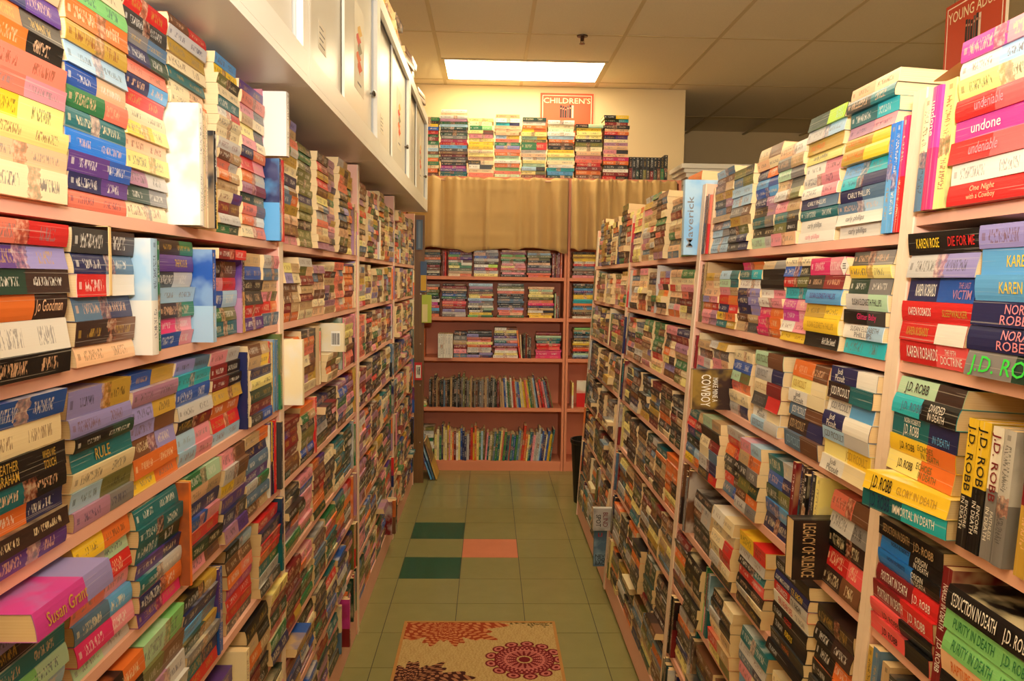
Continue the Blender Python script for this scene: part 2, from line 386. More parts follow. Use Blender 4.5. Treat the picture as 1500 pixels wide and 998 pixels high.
def ceil_mat():
    t = NT('acoustic_tile'); gp = t.n('ShaderNodeNewGeometry').outputs['Position']; c = lin((236, 220, 190))
    a = t.noise(gp, 220., 2.).outputs[0]; b = t.noise(gp, 3., 3.).outputs[0]
    col = t.mix(a, tuple(v*.78 for v in c), c); col = t.mix(t.m2('MULTIPLY', b, .3), col, tuple(v*.75 for v in c))
    t.set(Base_Color=col, Roughness=.95, Specular_IOR_Level=.1); t.bump(a, .35, .002); return t.m
M_CEIL = ceil_mat(); M_TBAR = plain((196, 174, 132), .6, 'grid_metal', .03)
WX0, WX1, WY0, WY1, CZ, WALLY = -.86, 5.2, -3.4, 8.53, 3.06, 6.60
# floor: slab plus single tiles in the aisle
fs = tag(boxobj('floor', (WX0-.1, WY0-.1, -.05), (WX1+.1, WY1+.1, -.002), M_TILE), kind='structure')
TS = .3048; TX0, TY0 = -.43418, 4.79372
g = .0015
boxobj('joint_bed', (TX0-2*TS, TY0-10*TS, -.0025), (TX0+4*TS, TY0+6*TS, -.0019), plain((62, 54, 32), .8, 'joint_dirt'), fs)
tm_ = MB().box((g, g, -.0017), (TS-g, TS-g, 0)).mesh('floor_tile', [M_TILE])
tg_ = tm_.copy(); tg_.materials.clear(); tg_.materials.append(M_TGREEN); tp_ = tm_.copy(); tp_.materials.clear(); tp_.materials.append(M_TPINK)
for ci in range(-2, 4):
    for ri in range(-6, 10):
        me = {(0, 0): tg_, (0, 2): tg_, (1, 1): tp_}.get((ci, ri), tm_)
        link('floor_tile', me, fs, (TX0+ci*TS, TY0-(ri+1)*TS, 0))
# ceiling: grid bars and lay-in tiles
ceil = tag(boxobj('ceiling', (WX0-.1, WY0-.1, CZ+.03), (WX1+.1, WY1+.1, CZ+.06), M_CEIL), kind='structure')
CX0, CY0, CW, CL = -.37288, 5.21485, .6096, 1.2192
bars = MB()
i0, i1, j0, j1 = -1, 10, -8, 3
for i in range(i0, i1): bars.box((CX0+i*CW-.012, WY0, CZ-.002), (CX0+i*CW+.012, WY1, CZ+.010))
for j in range(j0, j1): bars.box((WX0, CY0+j*CL-.010, CZ-.0015), (WX1, CY0+j*CL+.010, CZ+.010))
link('ceiling_grid', bars.mesh('ceiling_grid', [M_TBAR]), ceil)
ct = MB().box((.010, .010, 0), (CW-.010, CL-.010, .012)).mesh('ceiling_tile', [M_CEIL])
half = MB().box((.010, .010, 0), (CW-.010, CL/2-.004, .012)).mesh('ceiling_tile', [M_CEIL])
LIGHTS = [(0, 0), (0, -2), (0, -6), (4, -2), (4, -4)]           # (column, row) of 4 x 2 ft light fittings
lit = {(c+k, r) for c, r in LIGHTS for k in (0, 1)}
for i in range(i0, i1-1):
    for j in range(j0, j1-1):
        if CY0+j*CL > WY1: continue
        link('ceiling_tile', half if (i, j) in lit else ct, ceil, (CX0+i*CW, CY0+j*CL, CZ+.001))
def lamp_mat():
    t = NT('light_diffuser'); t.set(Base_Color=(.9, .9, .85), Emission_Color=LAMP_COLOR, Emission_Strength=LAMP_STRENGTH); return t.m
M_LAMP = lamp_mat()
for k, (c, r) in enumerate(LIGHTS):
    x0, y0 = CX0+c*CW, CY0+r*CL+CL/2
    lab = 'glowing rectangular ceiling light above the curtained bookcase' if k == 0 else 'rectangular ceiling light over the %s, out of the picture' % ['', 'middle of the aisle', 'space behind the camera', 'room beyond the right bookcases', 'far side room, near end'][k]
    root = tag(empty('ceiling_light', (x0+CW, y0+CL/4, CZ)), lab, 'light', 'ceiling light fittings')
    fr = MB()
    a0, b0, a1, b1 = -CW+.012, -CL/4+.004, CW-.012, CL/4-.012
    q = .022
    fr.box((a0, b0, -.006), (a1, b0+q, .02)); fr.box((a0, b1-q, -.006), (a1, b1, .02)); fr.box((a0, b0+q, -.006), (a0+q, b1-q, .02)); fr.box((a1-q, b0+q, -.006), (a1, b1-q, .02))
    link('frame', fr.mesh('frame', [M_TBAR]), root)
    link('diffuser', MB().box((a0+q, b0+q, -.0045), (a1-q, b1-q, .012)).mesh('diffuser', [M_LAMP]), root)
# walls
def wall(name, lo, hi): return tag(boxobj(name, lo, hi, M_WALL), kind='structure')
wall('wall_left', (WX0-.1, WY0, 0), (WX0, WY1, CZ+.03)); wall('wall_right', (WX1, WY0, 0), (WX1+.1, WY1, CZ+.03))
wall('wall_back', (WX0, WY1, 0), (WX1, WY1+.1, CZ+.03)); wall('wall_front', (WX0, WY0-.1, 0), (WX1, WY0, CZ+.03))
wall('wall_partition', (WX0, WALLY, 0), (1.585, WALLY+.12, CZ-.002))
# ================================================================== bookcases
def bookcase(name, label, origin, rotz, width, zs, height, depth, mats, lean=0., kick=True, backz=None, th=.018, group=None):
    """local frame: x along the front (0..width), y into the case, z up"""
    root = tag(empty(name, origin), label, 'bookcase', group)
    root.rotation_euler = Matrix.Rotation(rotz, 4, 'Z').to_euler() if not lean else (Matrix.Rotation(lean, 4, 'Y') @ Matrix.Rotation(rotz, 4, 'Z')).to_euler()
    body, edge = mats; b0 = .018 if lean else 0.
    for x in (0, width-.019):
        p = boxobj('side_panel', (x+.0004, .0, b0), (x+.0186, depth, height), body, root)
        boxobj('edge_strip', (x+.0002, -.003, b0), (x+.0188, -.0001, height), edge, p)
    for z in zs: boxobj('shelf', (.0194, .002, z-th), (width-.0194, depth-.004, z), body, root)
    boxobj('back_panel', (.0194, depth-.0035, zs[-1]-.02 if not kick else .03), (width-.0194, depth, backz or height), body, root)
    if kick: boxobj('kick_board', (.0194, .004, b0), (width-.0194, .022, zs[-1]-th-.0005), body, root)
    return root
MS = (M_SALMON, M_EDGE)
names = ['near left', 'second left', 'third left', 'farthest left']
for i in range(4):
    bookcase('bookcase', 'salmon painted bookcase packed with paperbacks, %s along the aisle' % names[i], (-.535, LB[i], 0), math.pi/2, LB[i+1]-LB[i], ROWZ, 1.945, .17, MS, group='bookcases along the left side')
namesR = ['nearest on the right', 'second on the right', 'third on the right', 'farthest on the right']
LA = math.atan(LEAN)
for i in range(4):
    zs = [z*_n for z in (ROWN if i == 0 else ROWZ)]
    bookcase('bookcase', 'salmon bookcase leaning back and packed with paperbacks, %s of the aisle' % namesR[i], (.57, RB[i+1], 0), -math.pi/2, RB[i+1]-RB[i], zs, 1.80*_n, .17, MS, lean=LA, group='bookcases along the right side')
FZ = [2.268, 1.512, 1.198, .884, .495, .075]
MFAR = (M_FAR, M_FAR)
def farcase(x0, x1, label):
    bookcase('bookcase', label, (x0, FAR_Y, 0), 0, x1-x0, FZ, 2.268, .30, MFAR, th=.026)
farcase(-.66, .594, 'tall orange-pink bookcase of children\'s books behind the tan curtain')
farcase(.598, 1.46, 'tall orange-pink bookcase mostly hidden behind the right bookcases, with a curtain')
# timber post at the end of the left row
wp = tag(empty('wooden_post', (-.51, 5.76, 0)), 'brown wooden upright board at the far end of the left bookcases', 'post')
M_WOOD = None
def wood_mat():
    t = NT('brown_wood'); co = t.n('ShaderNodeTexCoord').outputs['Object']
    mp = t.n('ShaderNodeMapping', {'Vector': co, 'Scale': (40., 40., 2.)}).outputs[0]
    nz = t.noise(mp, 1., 4.).outputs[0]
    t.set(Base_Color=t.mix(nz, lin((84, 52, 22)), lin((140, 96, 46))), Roughness=.5); t.bump(nz, .2, .001); return t.m
M_WOOD = wood_mat()
boxobj('board', (-.04, -.02, 0), (.045, 0, 1.94), M_WOOD, wp); boxobj('return_board', (-.04, .0005, 0), (-.022, .12, 1.94), M_WOOD, wp)
for z in (.3, .72, 1.02, 1.38, 1.7):
    m = MB(); n = 8
    c = [(.02+.005*math.cos(2*math.pi*k/n), -.0215, z+.005*math.sin(2*math.pi*k/n)) for k in range(n)]; m.quad(c); link('screw', m.mesh('screw', [plain((180, 170, 150), .3, 'steel', metal=1.)]), wp)
# ================================================================== wall cabinets over the left bookcases
CBX, CBZ0, CBZ1 = -.437, 1.952, 2.60
CB = [.75, 1.965, 3.185, 4.405, 5.63]
M_GAP = plain((206, 132, 104), .6, 'bare_fibreboard', .08, 10.)
M_KNOB = plain((120, 116, 110), .25, 'dark_chrome', metal=1.)
cabn = ['nearest', 'second', 'third', 'farthest']
def lathe(prof, n=16):
    m = MB()
    for i in range(len(prof)-1):
        (r0, z0), (r1, z1) = prof[i], prof[i+1]
        for k in range(n):
            a, b = 2*math.pi*k/n, 2*math.pi*(k+1)/n
            q = [(r0*math.cos(a), r0*math.sin(a), z0), (r0*math.cos(b), r0*math.sin(b), z0), (r1*math.cos(b), r1*math.sin(b), z1), (r1*math.cos(a), r1*math.sin(a), z1)]
            m.quad(q)
    return m
for i in range(4):
    y0, y1 = CB[i]+.001, CB[i+1]-.001; W_ = y1-y0
    root = tag(empty('wall_cabinet', (CBX, y0, CBZ0)), 'white wall cabinet with two sliding doors, %s of the four over the left bookcases' % cabn[i], 'cabinet', 'white cabinets above the left bookcases')
    H_ = CBZ1-CBZ0
    boxobj('bottom_panel', (-.30, .02, 0), (0, W_-.02, .018), M_WHITE, root); boxobj('top_panel', (-.30, .02, H_-.018), (0, W_-.02, H_), M_WHITE, root)
    for a in (0, W_-.0195): boxobj('side_panel', (-.30, a, 0), (0, a+.0195, H_), M_WHITE, root)
    boxobj('back_panel', (-.30, .02, .0185), (-.294, W_-.02, H_-.0185), M_GAP, root)
    boxobj('lower_rail', (-.016, .02, .0185), (0, W_-.02, .075), M_WHITE, root); boxobj('upper_rail', (-.016, .02, H_-.055), (0, W_-.02, H_-.0185), M_WHITE, root)
    boxobj('stile', (-.016, W_-.06, .0755), (0, W_-.02, H_-.0555), M_WHITE, root)
    d1 = boxobj('door', (-.036, .021, .055), (-.030, W_*.53, H_-.04), M_DOORP, root)
    d2 = boxobj('door', (-.026, W_*.47, .055), (-.020, W_-.085, H_-.04), M_DOORP, root)
    boxobj('lit_edge_strip', (-.026, W_*.47-.008, .055), (-.018, W_*.47-.0002, H_-.04), M_WHITE, d2)  # added white strip paints the light caught along the door's edge
    kb = link('knob', weld(link('k', lathe([(.0, .022), (.009, .021), (.012, .016), (.009, .010), (.004, .008), (.004, 0)]).mesh('knob', [M_KNOB]))).data, d2)
    bpy.data.objects.remove(bpy.data.objects['k'])
    kb.location = (-.0195, W_-.115, H_*.36); kb.rotation_euler = (0, math.pi/2, 0)
    # paper label and poster taped to the doors
    yy = y0+.24
    lb = tag(boxobj('paper_label', (CBX-.0296, yy, 2.11), (CBX-.0292, yy+.10, 2.185), plain((226, 214, 190), .7, 'paper')), 'small printed label on the left door of the %s white cabinet' % cabn[i], 'label', 'labels on cabinet doors')
    for k in range(4): boxobj('print_line', (CBX-.0291, yy+.015, 2.123+k*.015), (CBX-.0290, yy+.085-.02*(k % 2), 2.127+k*.015), plain((120, 112, 104), .7, 'print'), lb)
    py_ = y0+W_*.62
    po = tag(boxobj('poster', (CBX-.0196, py_, 2.13), (CBX-.0192, py_+.20, 2.42), plain((224, 212, 188), .7, 'poster_paper', .08, 12.)), 'paper poster with a sketched stack of orange books, on the %s white cabinet' % cabn[i], 'poster', 'posters on cabinet doors')
    for k in range(5):
        cc = [(216, 96, 58), (226, 120, 70), (150, 140, 110), (210, 84, 60), (222, 176, 90)][k]
        zz = 2.20+k*.03; sh = (-1)**k*.012
        m = MB(); x = CBX-.0190
        m.quad([(x, py_+.05+sh, zz+.02), (x, py_+.10+sh, zz), (x, py_+.15+sh, zz+.02), (x, py_+.10+sh, zz+.04)])
        m.quad([(x+.0001, py_+.05+sh, zz+.02), (x+.0001, py_+.05+sh, zz+.008), (x+.0001, py_+.10+sh, zz-.012), (x+.0001, py_+.10+sh, zz)])
        link('drawn_book', m.mesh('drawn_book', [plain(cc, .7, 'crayon')]), po)
    boxobj('print_line', (CBX-.0191, py_+.06, 2.155), (CBX-.0190, py_+.14, 2.162), plain((120, 112, 104), .7, 'print'), po)
# ================================================================== curtains on the far bookcase
def cloth_mat():
    t = NT('tan_cloth'); co = t.n('ShaderNodeTexCoord').outputs['Object']; c = lin((206, 168, 108))
    w1 = t.noise(co, 6., 3.).outputs[0]; w2 = t.noise(t.n('ShaderNodeMapping', {'Vector': co, 'Scale': (900, 900, 300)}).outputs[0], 1., 1.).outputs[0]
    t.set(Base_Color=t.mix(w1, tuple(v*.88 for v in c), tuple(v*1.06 for v in c)), Roughness=.75, Sheen_Weight=.2, Specular_IOR_Level=.2); t.bump(w2, .1, .001); return t.m
M_CLOTH = cloth_mat()
def curtain(x0, x1, z0, z1, label, seams, folds):
    n, r = 110, 26
    V, Fc = [], []
    for j in range(r+1):
        q = j/r
        for i in range(n+1):
            u = i/n; x = x0+(x1-x0)*u
            d = 0
            for (c, wd, am) in folds: d += 3.4*am*math.exp(-((u-c)/wd)**2)*(.6+.4*q)
            gather = .010*math.sin(u*120+3*math.sin(u*17))*max(0, 1-q*4)+.004*math.sin(u*55)*(1-q)
            z = z1+(z0-z1)*q
            if j == r: z += .012*math.sin(u*9.5+1)-.02*max(0, math.sin(u*21))**3
            if j == 0: z += .008*math.sin(u*70)*math.sin(u*23)
            crease = .004*math.exp(-(((q*3.1) % 1-.5)/.07)**2)
            V.append((x, -d-gather-.004*math.sin(u*40+q*2)*q-crease-.012*math.sin(q*3.14)*.5, z))
    for j in range(r):
        for i in range(n): a = j*(n+1)+i; Fc.append((a, a+1, a+n+2, a+n+1))
    me = bpy.data.meshes.new('drape'); me.from_pydata(V, [], Fc); me.materials.append(M_CLOTH)
    for p in me.polygons: p.use_smooth = True
    root = tag(empty('curtain', (0, FAR_Y-.032, 0)), label, 'curtain', 'tan curtains on the far bookcases')
    o = link('drape', me, root); s_ = o.modifiers.new('thick', 'SOLIDIFY'); s_.thickness = .0015
    m = lathe([(.005, x0+.002), (.005, x1-.002)], 10).mesh('rod', [plain((200, 150, 120), .4, 'rod')])
    ro = link('rod', m, root); ro.rotation_euler = (0, math.pi/2, 0); ro.location = (0, .012, z1-.018)
curtain(-.62, .592, 1.722, 2.255, 'tan cloth curtain with flat pleats hung across the main far bookcase', [], [(.16, .035, .028), (.22, .02, -.012), (.30, .03, .012), (.49, .012, .018), (.70, .02, .012), (.80, .03, .026), (.88, .025, -.01), (.94, .03, .022)])
curtain(.612, 1.42, 1.722, 2.255, 'tan cloth curtain with soft gathers beside the right bookcases', [], [(.05, .05, .03), (.16, .03, -.01), (.22, .04, .03), (.35, .03, .02), (.5, .03, .02), (.66, .03, .02), (.8, .03, .02)])
# ================================================================== signs
M_SIGN = plain((222, 84, 46), .5, 'orange_board', .03); M_SIGNR = plain((190, 62, 24), .5, 'rust_board', .03); M_CREAM = plain((246, 226, 196), .6, 'cream_print', .02)
def sign(name, label, text, org, r, up, w_, h_, mat, textband):
    """org lower left corner, r right unit vector, up unit vector"""
    n = r.cross(up); root = tag(empty(name, org+r*(w_/2)), label, 'sign'); off = org+r*(w_/2)
    def slab(nm, x0, x1, y0, y1, z0, z1, mt):
        m = MB(); p = [org+r*x+up*y+n*z-off for z in (z0, z1) for y in (y0, y1) for x in (x0, x1)]
        for i in ((0, 2, 3, 1), (4, 5, 7, 6), (0, 1, 5, 4), (2, 6, 7, 3), (0, 4, 6, 2), (1, 3, 7, 5)): m.quad([p[k] for k in i])
        return link(nm, m.mesh(nm, [mt]), root)
    slab('board', 0, w_, 0, h_, 0, .012, mat)
    slab('core_edge', w_, w_+.002, 0, h_, 0, .012, M_CREAM)
    e, q = .016, .005
    for a in ((e, w_-e, e, e+q), (e, w_-e, h_-e-q, h_-e), (e, e+q, e+q, h_-e-q), (w_-e-q, w_-e, e+q, h_-e-q)): slab('border_line', a[0], a[1], a[2], a[3], .0122, .0128, M_CREAM)
    lettering([(text, .06, .94, textband[0], textband[1], 'cr')], lambda x, y: org+r*x+up*y+n*.0131, w_, h_, 'lettering', root, off)
    bx, by = w_*.37, h_*textband[0]-.115
    cols = [(40, 34, 32), (62, 54, 50), (40, 34, 32), (90, 80, 70), (36, 32, 34), (228, 206, 176)]
    for k, c in enumerate(cols):
        hh = (.10, .095, .088, .10, .105, .10)[k]
        slab('printed_book', bx+k*.019, bx+k*.019+.015, by, by+hh, .0122, .0127, plain(c, .6, 'print'))
        slab('printed_band', bx+k*.019+.003, bx+k*.019+.012, by+hh*.7, by+hh*.8, .0128, .0131, plain((190, 150, 120), .6, 'print'))
p0 = at(792, 136, 1, WALLY-.014); p1 = at(870, 136, 1, WALLY-.014); sw = p1.x-p0.x
sign('aisle_sign', 'orange sign reading CHILDREN\'S on the wall behind the stacked hardcovers', "CHILDREN'S", Vector((p0.x, WALLY-.0005, p0.z-.40)), X, Z, sw, .40, M_SIGN, (.80, .91))
SX = 2.08; a_ = at(1390, 12, 0, SX); b_ = at(1480, -30, 0, SX)
sign('aisle_sign', 'rust red hanging sign reading YOUNG ADULT beyond the right bookcases', 'YOUNG ADULT', Vector((SX, a_.y, a_.z-.40)), -Y, Z, abs(a_.y-b_.y), .40, M_SIGNR, (.78, .90))
yas = bpy.data.objects['aisle_sign.001']
for s_ in (.04, abs(a_.y-b_.y)-.04):
    m = MB().box((-.0008, a_.y-s_-.0008, a_.z), (.0008, a_.y-s_+.0008, CZ-.002)); me = m.mesh('hanging_wire', [plain((90, 86, 80), .4, 'wire', metal=1.)], yas.location-Vector((SX+.004, 0, 0))); link('hanging_wire', me, yas)
# sprinkler
sp_ = at(853, 52, 2, CZ); root = tag(empty('sprinkler_head', (sp_.x, sp_.y, CZ-.002)), 'small bronze fire sprinkler hanging from the ceiling tiles', 'sprinkler'); M_BRONZE = plain((70, 48, 30), .4, 'bronze', metal=.7)
for nm, pr_ in (('cover_plate', [(.036, 0), (.034, -.006), (.012, -.009)]), ('body', [(.011, -.008), (.009, -.03), (.006, -.034)]), ('deflector', [(.0, -.052), (.018, -.052), (.019, -.050), (.0, -.049)])):
    o = link(nm, lathe(pr_).mesh(nm, [M_BRONZE]), root)
for s_ in (-1, 1):
    m = MB().box((s_*.010-.0015, -.0015, -.050), (s_*.010+.0015, .0015, -.008)); link('yoke_arm', m.mesh('yoke_arm', [M_BRONZE]), root)
# white cabinet with crown moulding beyond the far bookcases
root = tag(empty('white_cupboard', (1.55, 6.2, 0)), 'white cupboard with crown moulding beside the partition wall', 'cupboard')
boxobj('carcass', (-.01, .02, 0), (1.3, .38, 2.26), M_WHITE, root)
for k, (o_, z0, z1) in enumerate(((.012, 2.2605, 2.30), (.03, 2.3005, 2.335), (.052, 2.3355, 2.365), (.075, 2.3655, 2.40))): boxobj('crown_moulding', (-.01-o_, .02-o_, z0), (1.3, .38, z1), M_WHITE, root)
# black bin behind the end of the right row
root = tag(empty('waste_bin', (.675, 5.28, 0)), 'black plastic waste bin past the end of the right bookcases', 'bin'); M_BIN = plain((24, 22, 20), .45, 'black_plastic')
o = link('bin_body', lathe([(.0, .006), (.085, .0), (.11, .42), (.105, .42), (.08, .01)], 24).mesh('bin_body', [M_BIN]), root)
o = link('rim', lathe([(.110, .40), (.116, .41), (.116, .43), (.106, .43), (.105, .41)], 24).mesh('rim', [M_BIN]), root)
# ================================================================== rug
rx0, rx1, ry0, ry1 = -.336, .292, 2.38, 3.35
rc = at(768, 967, 2, .008); rr = abs(at(815, 967, 2, .008).x-at(706, 967, 2, .008).x)/2*1.06
c2_ = at(652, 920, 2, .008); c3_ = at(600, 998, 2, .008); c4_ = at(786, 906, 2, .008)
def fl_noise(x, y):
    return math.sin(x*310+7*math.sin(y*190))*math.sin(y*420+5*math.sin(x*150))
def medallion(dx, dy, R_, petals, deep):
    r = math.hypot(dx, dy)/R_; th = math.atan2(dy, dx)
    if r > 1.04: return 0
    if r < .15: return 2
    if r < .20: return 0
    if r < .46: return 2 if (math.cos(th*petals)*.5+.5) > (r-.18)/.30 or abs(math.sin(r*60)) > .93 else 1
    if r < .52: return 1
    if r < .72: return 2 if math.sin(th*petals*2)*math.cos(r*34) > -.15 else 1
    N_ = 13; st_ = 2*math.pi/N_; k = round(th/st_); la, lb_ = (th-k*st_)*r, r-.875
    lobe = math.hypot(la/.185, lb_/.145)
    if lobe < 1: return 2 if (lobe > .70 or lobe < .34) else 1
    return 2 if r < .76 else 0
def damask(dx, dy, R_, f):
    r = math.hypot(dx*.95, dy*1.5)/R_; th = math.atan2(dy, dx)
    edge = .80+.14*math.sin(th*9)+.08*math.sin(th*23)
    if r > edge: return 0
    q = math.sin(r*f+2.2*math.sin(th*8))*math.cos(th*16+r*9)
    return 2 if q > -.12 else 1
NX, NY = 340, 520
TAN, RUST, RUSTL, MAR, WINE, WINEL, OLV = [lin(c) for c in ((214, 180, 118), (170, 66, 34), (220, 140, 84), (66, 20, 22), (122, 14, 34), (214, 120, 110), (96, 80, 40))]
m = MB(); V, Fc, CC = [], [], []
for j in range(NY+1):
    for i in range(NX+1): V.append((rx0+(rx1-rx0)*i/NX, ry0+(ry1-ry0)*j/NY, .009))
for j in range(NY):
    for i in range(NX):
        a = j*(NX+1)+i; Fc.append((a, a+1, a+NX+2, a+NX+1)); x, y = V[a][0], V[a][1]
        n_ = fl_noise(x*.7, y*1.4); base = TAN if n_ > -.45 else lin((176, 134, 74))
        c = base
        k = damask(x-c2_.x, y-c2_.y, .27, 46)
        if k: c = RUST if k == 2 else RUSTL
        k = damask(x-c4_.x, y-c4_.y, .15, 40)
        if k: c = OLV if k == 2 else TAN
        k = damask(x-c3_.x, y-c3_.y, .24, 44)
        if k: c = MAR if k == 2 else lin((180, 120, 84))
        k = medallion(x-rc.x, y-rc.y, rr, 16, 1)
        if k: c = WINE if k == 2 else WINEL
        CC.append(c)
me = bpy.data.meshes.new('pile'); me.from_pydata(V, [], Fc)
at_ = me.attributes.new('c0', 'FLOAT_COLOR', 'FACE'); at_.data.foreach_set('color', [q for c in CC for q in (c+(1.,))])
t = NT('woven_pile'); gp = t.n('ShaderNodeNewGeometry').outputs['Position']; nz = t.noise(gp, 700., 2.).outputs[0]
ac = t.n('ShaderNodeAttribute', attribute_name='c0').outputs['Color']
t.set(Base_Color=t.mix(t.m2('MULTIPLY', nz, .45), ac, (.08, .05, .03)), Roughness=.95, Specular_IOR_Level=.1); t.bump(nz, .6, .003); me.materials.append(t.m)
rug = tag(empty('rug', ((rx0+rx1)/2, (ry0+ry1)/2, 0)), 'tan rug with red and maroon medallions on the tiled floor', 'rug')
o = link('pile', me, rug); o.location = -rug.location
bd = MB(); q = .012
for lo, hi in (((rx0-q, ry0-q), (rx1+q, ry0)), ((rx0-q, ry1), (rx1+q, ry1+q)), ((rx0-q, ry0), (rx0, ry1)), ((rx1, ry0), (rx1+q, ry1))): bd.box((lo[0], lo[1], .0005), (hi[0], hi[1], .0105))
o = link('binding', bd.mesh('binding', [plain((176, 122, 56), .8, 'binding', .1, 60.)], rug.location), rug)
o = boxobj('backing', (rx0, ry0, .0005), (rx1, ry1, .0085), plain((150, 110, 70), .9, 'jute'), rug); o.location = -rug.location
# ================================================================== BOOKS, left near bookcase (piles bottom to top)
def pilesL(row, pxs, lists, H, texts=None, prots=None, heights=None):
    ys = colsL(row, pxs)
    for i, codes in enumerate(lists):
        if codes is None: continue
        h = heights[i] if heights and heights[i] else H
        stack('L', 0, row, ys[i], ys[i+1], codes, h, (prots or {}).get(i), key='%d' % i, texts=(texts or {}).get(i))
A0 = -60
pilesL(0, [-62, 97, 188, 250], ['cr*1.4 pe py ye/py sa/pk sa or/bk or/db nv/pu pe or/ta cr br', 'sa nv/pu pu/bl bb te gr/sa bl/pe lb*1.1 go or*1.2 ln cr rd',
    'cr dn/gy mv/lg py pe ye/py cr rd nv/sb sa nv/dn gy/st dg rd*1.2'], .335, prots={0: .006, 1: .0, 2: -.004})
y = colsL(0, [257])[0]
y = upright('L', 0, 0, y, [('wh', .018, .205, .040), ('gy', .012, .206, .034), ('gr/wh', .008, .205, .03), ('wh', .010, .204, .03), ('pk', .010, .204, .026), ('cr', .010, .204, .026), ('pe', .010, .204, .024), ('cr', .008, .204, .024), ('bk', .012, .175, .034), ('lg/ye', .011, .172, .032)])
ys = colsL(0, [252, 318])
stack('L', 0, 0, ys[0], ys[1], 'cr/or cr/pe te cr go lg br/rd', .150, -.012, key='top', zoff=.2085)
ys = colsL(0, [318, 351, 388])
stack('L', 0, 0, ys[0]+.012, ys[1]+.01, 'gr/dn lg dr/br cr/pu ta or/ta sa/lg br/ta lg cr cr wh/rd te cr ol/bk ye sb', .352, -.004, key='3')
stack('L', 0, 0, ys[1]+.012, ys[2], 'cr/or or/wh sa/br dn/ol mv/dr or/lg rd/pk nv/or pk/cr py/bk ta/cr pk/gy sa pu', .335, .0, key='4')
y = colsL(0, [391])[0]
upright('L', 0, 0, y, [('nv/sb', .016, .195, .03), ('lv/gy', .02, .19, .024), ('bk', .012, .19, .018), ('gy', .012, .188, .018), ('rd', .016, .20, .022)])
upright('L', 0, 0, y+.002, [('mg', .006, .155, -.01), ('wh', .03, .152, .045)], zoff=.202)
T2 = {0: {2: [('Jo Goodman', .60, .93, .3, .78, 'pe')]}, 3: {5: [('THE ROGUE', .42, .78, .28, .75, 'go')]}}
pilesL(1, [-62, 103, 192], ['bk*.95 wh*1.25 or/db*1. dn/db*.95 pu/lv*.9 sa/rd*.9', 'pe db/br st/nv rd/wh nv/st dg/db'], .182, T2, {0: .006, 1: .004})
y = colsL(1, [194])[0]
y = upright('L', 0, 1, y, [('lb/wh', .024, .176, .028), ('cr/br', .013, .172, .020)])
pilesL(1, [226, 280], ['bl/pk hp/pk db/gr*.9 lb dg/lg pu db/gr'], .180, {0: {5: [('THE ROGUE', .42, .78, .28, .75, 'go')]}}, {0: .004})
y = colsL(1, [282])[0]
y = upright('L', 0, 1, y, [('bl/lb', .018, .168, .036), ('pu', .010, .166, .026)])
pilesL(1, [303, 346], ['te gr/ol bl/lb pk/rd db/br'], .150, None, {0: .0})
ys = colsL(1, [296, 338]); stack('L', 0, 1, ys[0], ys[1]+.03, 'dr/rd', .020, .03, key='5', zoff=.1535)
y = colsL(1, [347])[0]; y = upright('L', 0, 1, y, [('pu/mv', .008, .16, .010), ('db/go', .013, .162, .010)])
pilesL(1, [356, 384, 411], ['pu rd dg dg bl ta', 'st rd/or pk/ol ta st lg/pk'], .172, None, {0: .0, 1: -.002})
T3 = {0: {4: [('HEATHER', .19, .42, .53, .9, 'go'), ('GRAHAM', .19, .42, .1, .48, 'go'), ('WHEN WE', .70, .86, .53, .85, 'go'), ('TOUCH', .71, .86, .12, .46, 'go')]}, 1: {3: [('RULE', .36, .6, .2, .82, 'go')]}}
pilesL(2, [-62, 103, 195, 262, 312, 356], ['pu db or/nv te/bk*1.1 bk*1.25 cr*1.4 bl*1.25', 'mv/gy lb/ol*1.2 cr*1.1 te bk/dn lv*1.1 lv/go*1.6', 'ye/or or br/lv lv/br lv/go mv bl/go', 'lb/pk lb/pk bk/dr lg bl tq lv/st', 'lb rd or go dr/bk dr/bk pk/lg'], .186, T3, {0: .004, 1: .0, 2: -.004, 3: -.004, 4: -.006}, [.196, None, None, None, None])
y = colsL(2, [357])[0]; upright('L', 0, 2, y, [('nv', .010, .17, .006)])
pilesL(2, [361, 392], ['dg/bl dr dn py nv ta/ye br/ta'], .182)
y = colsL(2, [391])[0]; upright('L', 0, 2, y, [('rd', .012, .18, .004), ('dr', .008, .175, .004), ('cr', .010, .17, .004), ('go', .008, .175, .004), ('sb', .012, .18, .004), ('st', .012, .18, .004)])
PT = {0: {6: [('Susan Grant', .14, .68, .25, .72, 'go')]}}
ys = colsL(3, [-10, 112, 197, 262, 268, 322, 357, 392])
stack('L', 0, 3, ys[0]-.05, ys[1], 'st nv/lb ln/mi te bk/db lv/mv', .145, -.002, key='0')
stack('L', 0, 3, ys[0]-.03, ys[1]+.01, 'mg/lv', .032, .052, key='0', zoff=.147, texts={0: [('Susan Grant', .12, .62, .25, .75, 'go')]}, tilt=.01)
for i, (a, b, c) in enumerate([(1, 2, 'mi/lg hp/pk st/sb sa/pk rd*1.1 lg/mi ye/or*1.1'), (2, 3, 'pu/hp nv/or te/lg pu/nv te/dn te te*1.2'), (4, 5, 'pk/br dn/bk rd bl/pk nv pe/ta gr/mi'), (5, 6, 'mv/pu nv/dg pu ye/ta lg/br pk/br'), (6, 7, 'br/ta st lg/gr pu st nv ta/or')]):
    stack('L', 0, 3, ys[a], ys[b], c, .184, key='%d' % (i+1))
upright('L', 0, 3, ys[3]+.001, [('or', .010, .19, .018), ('ye', .006, .19, .016)])
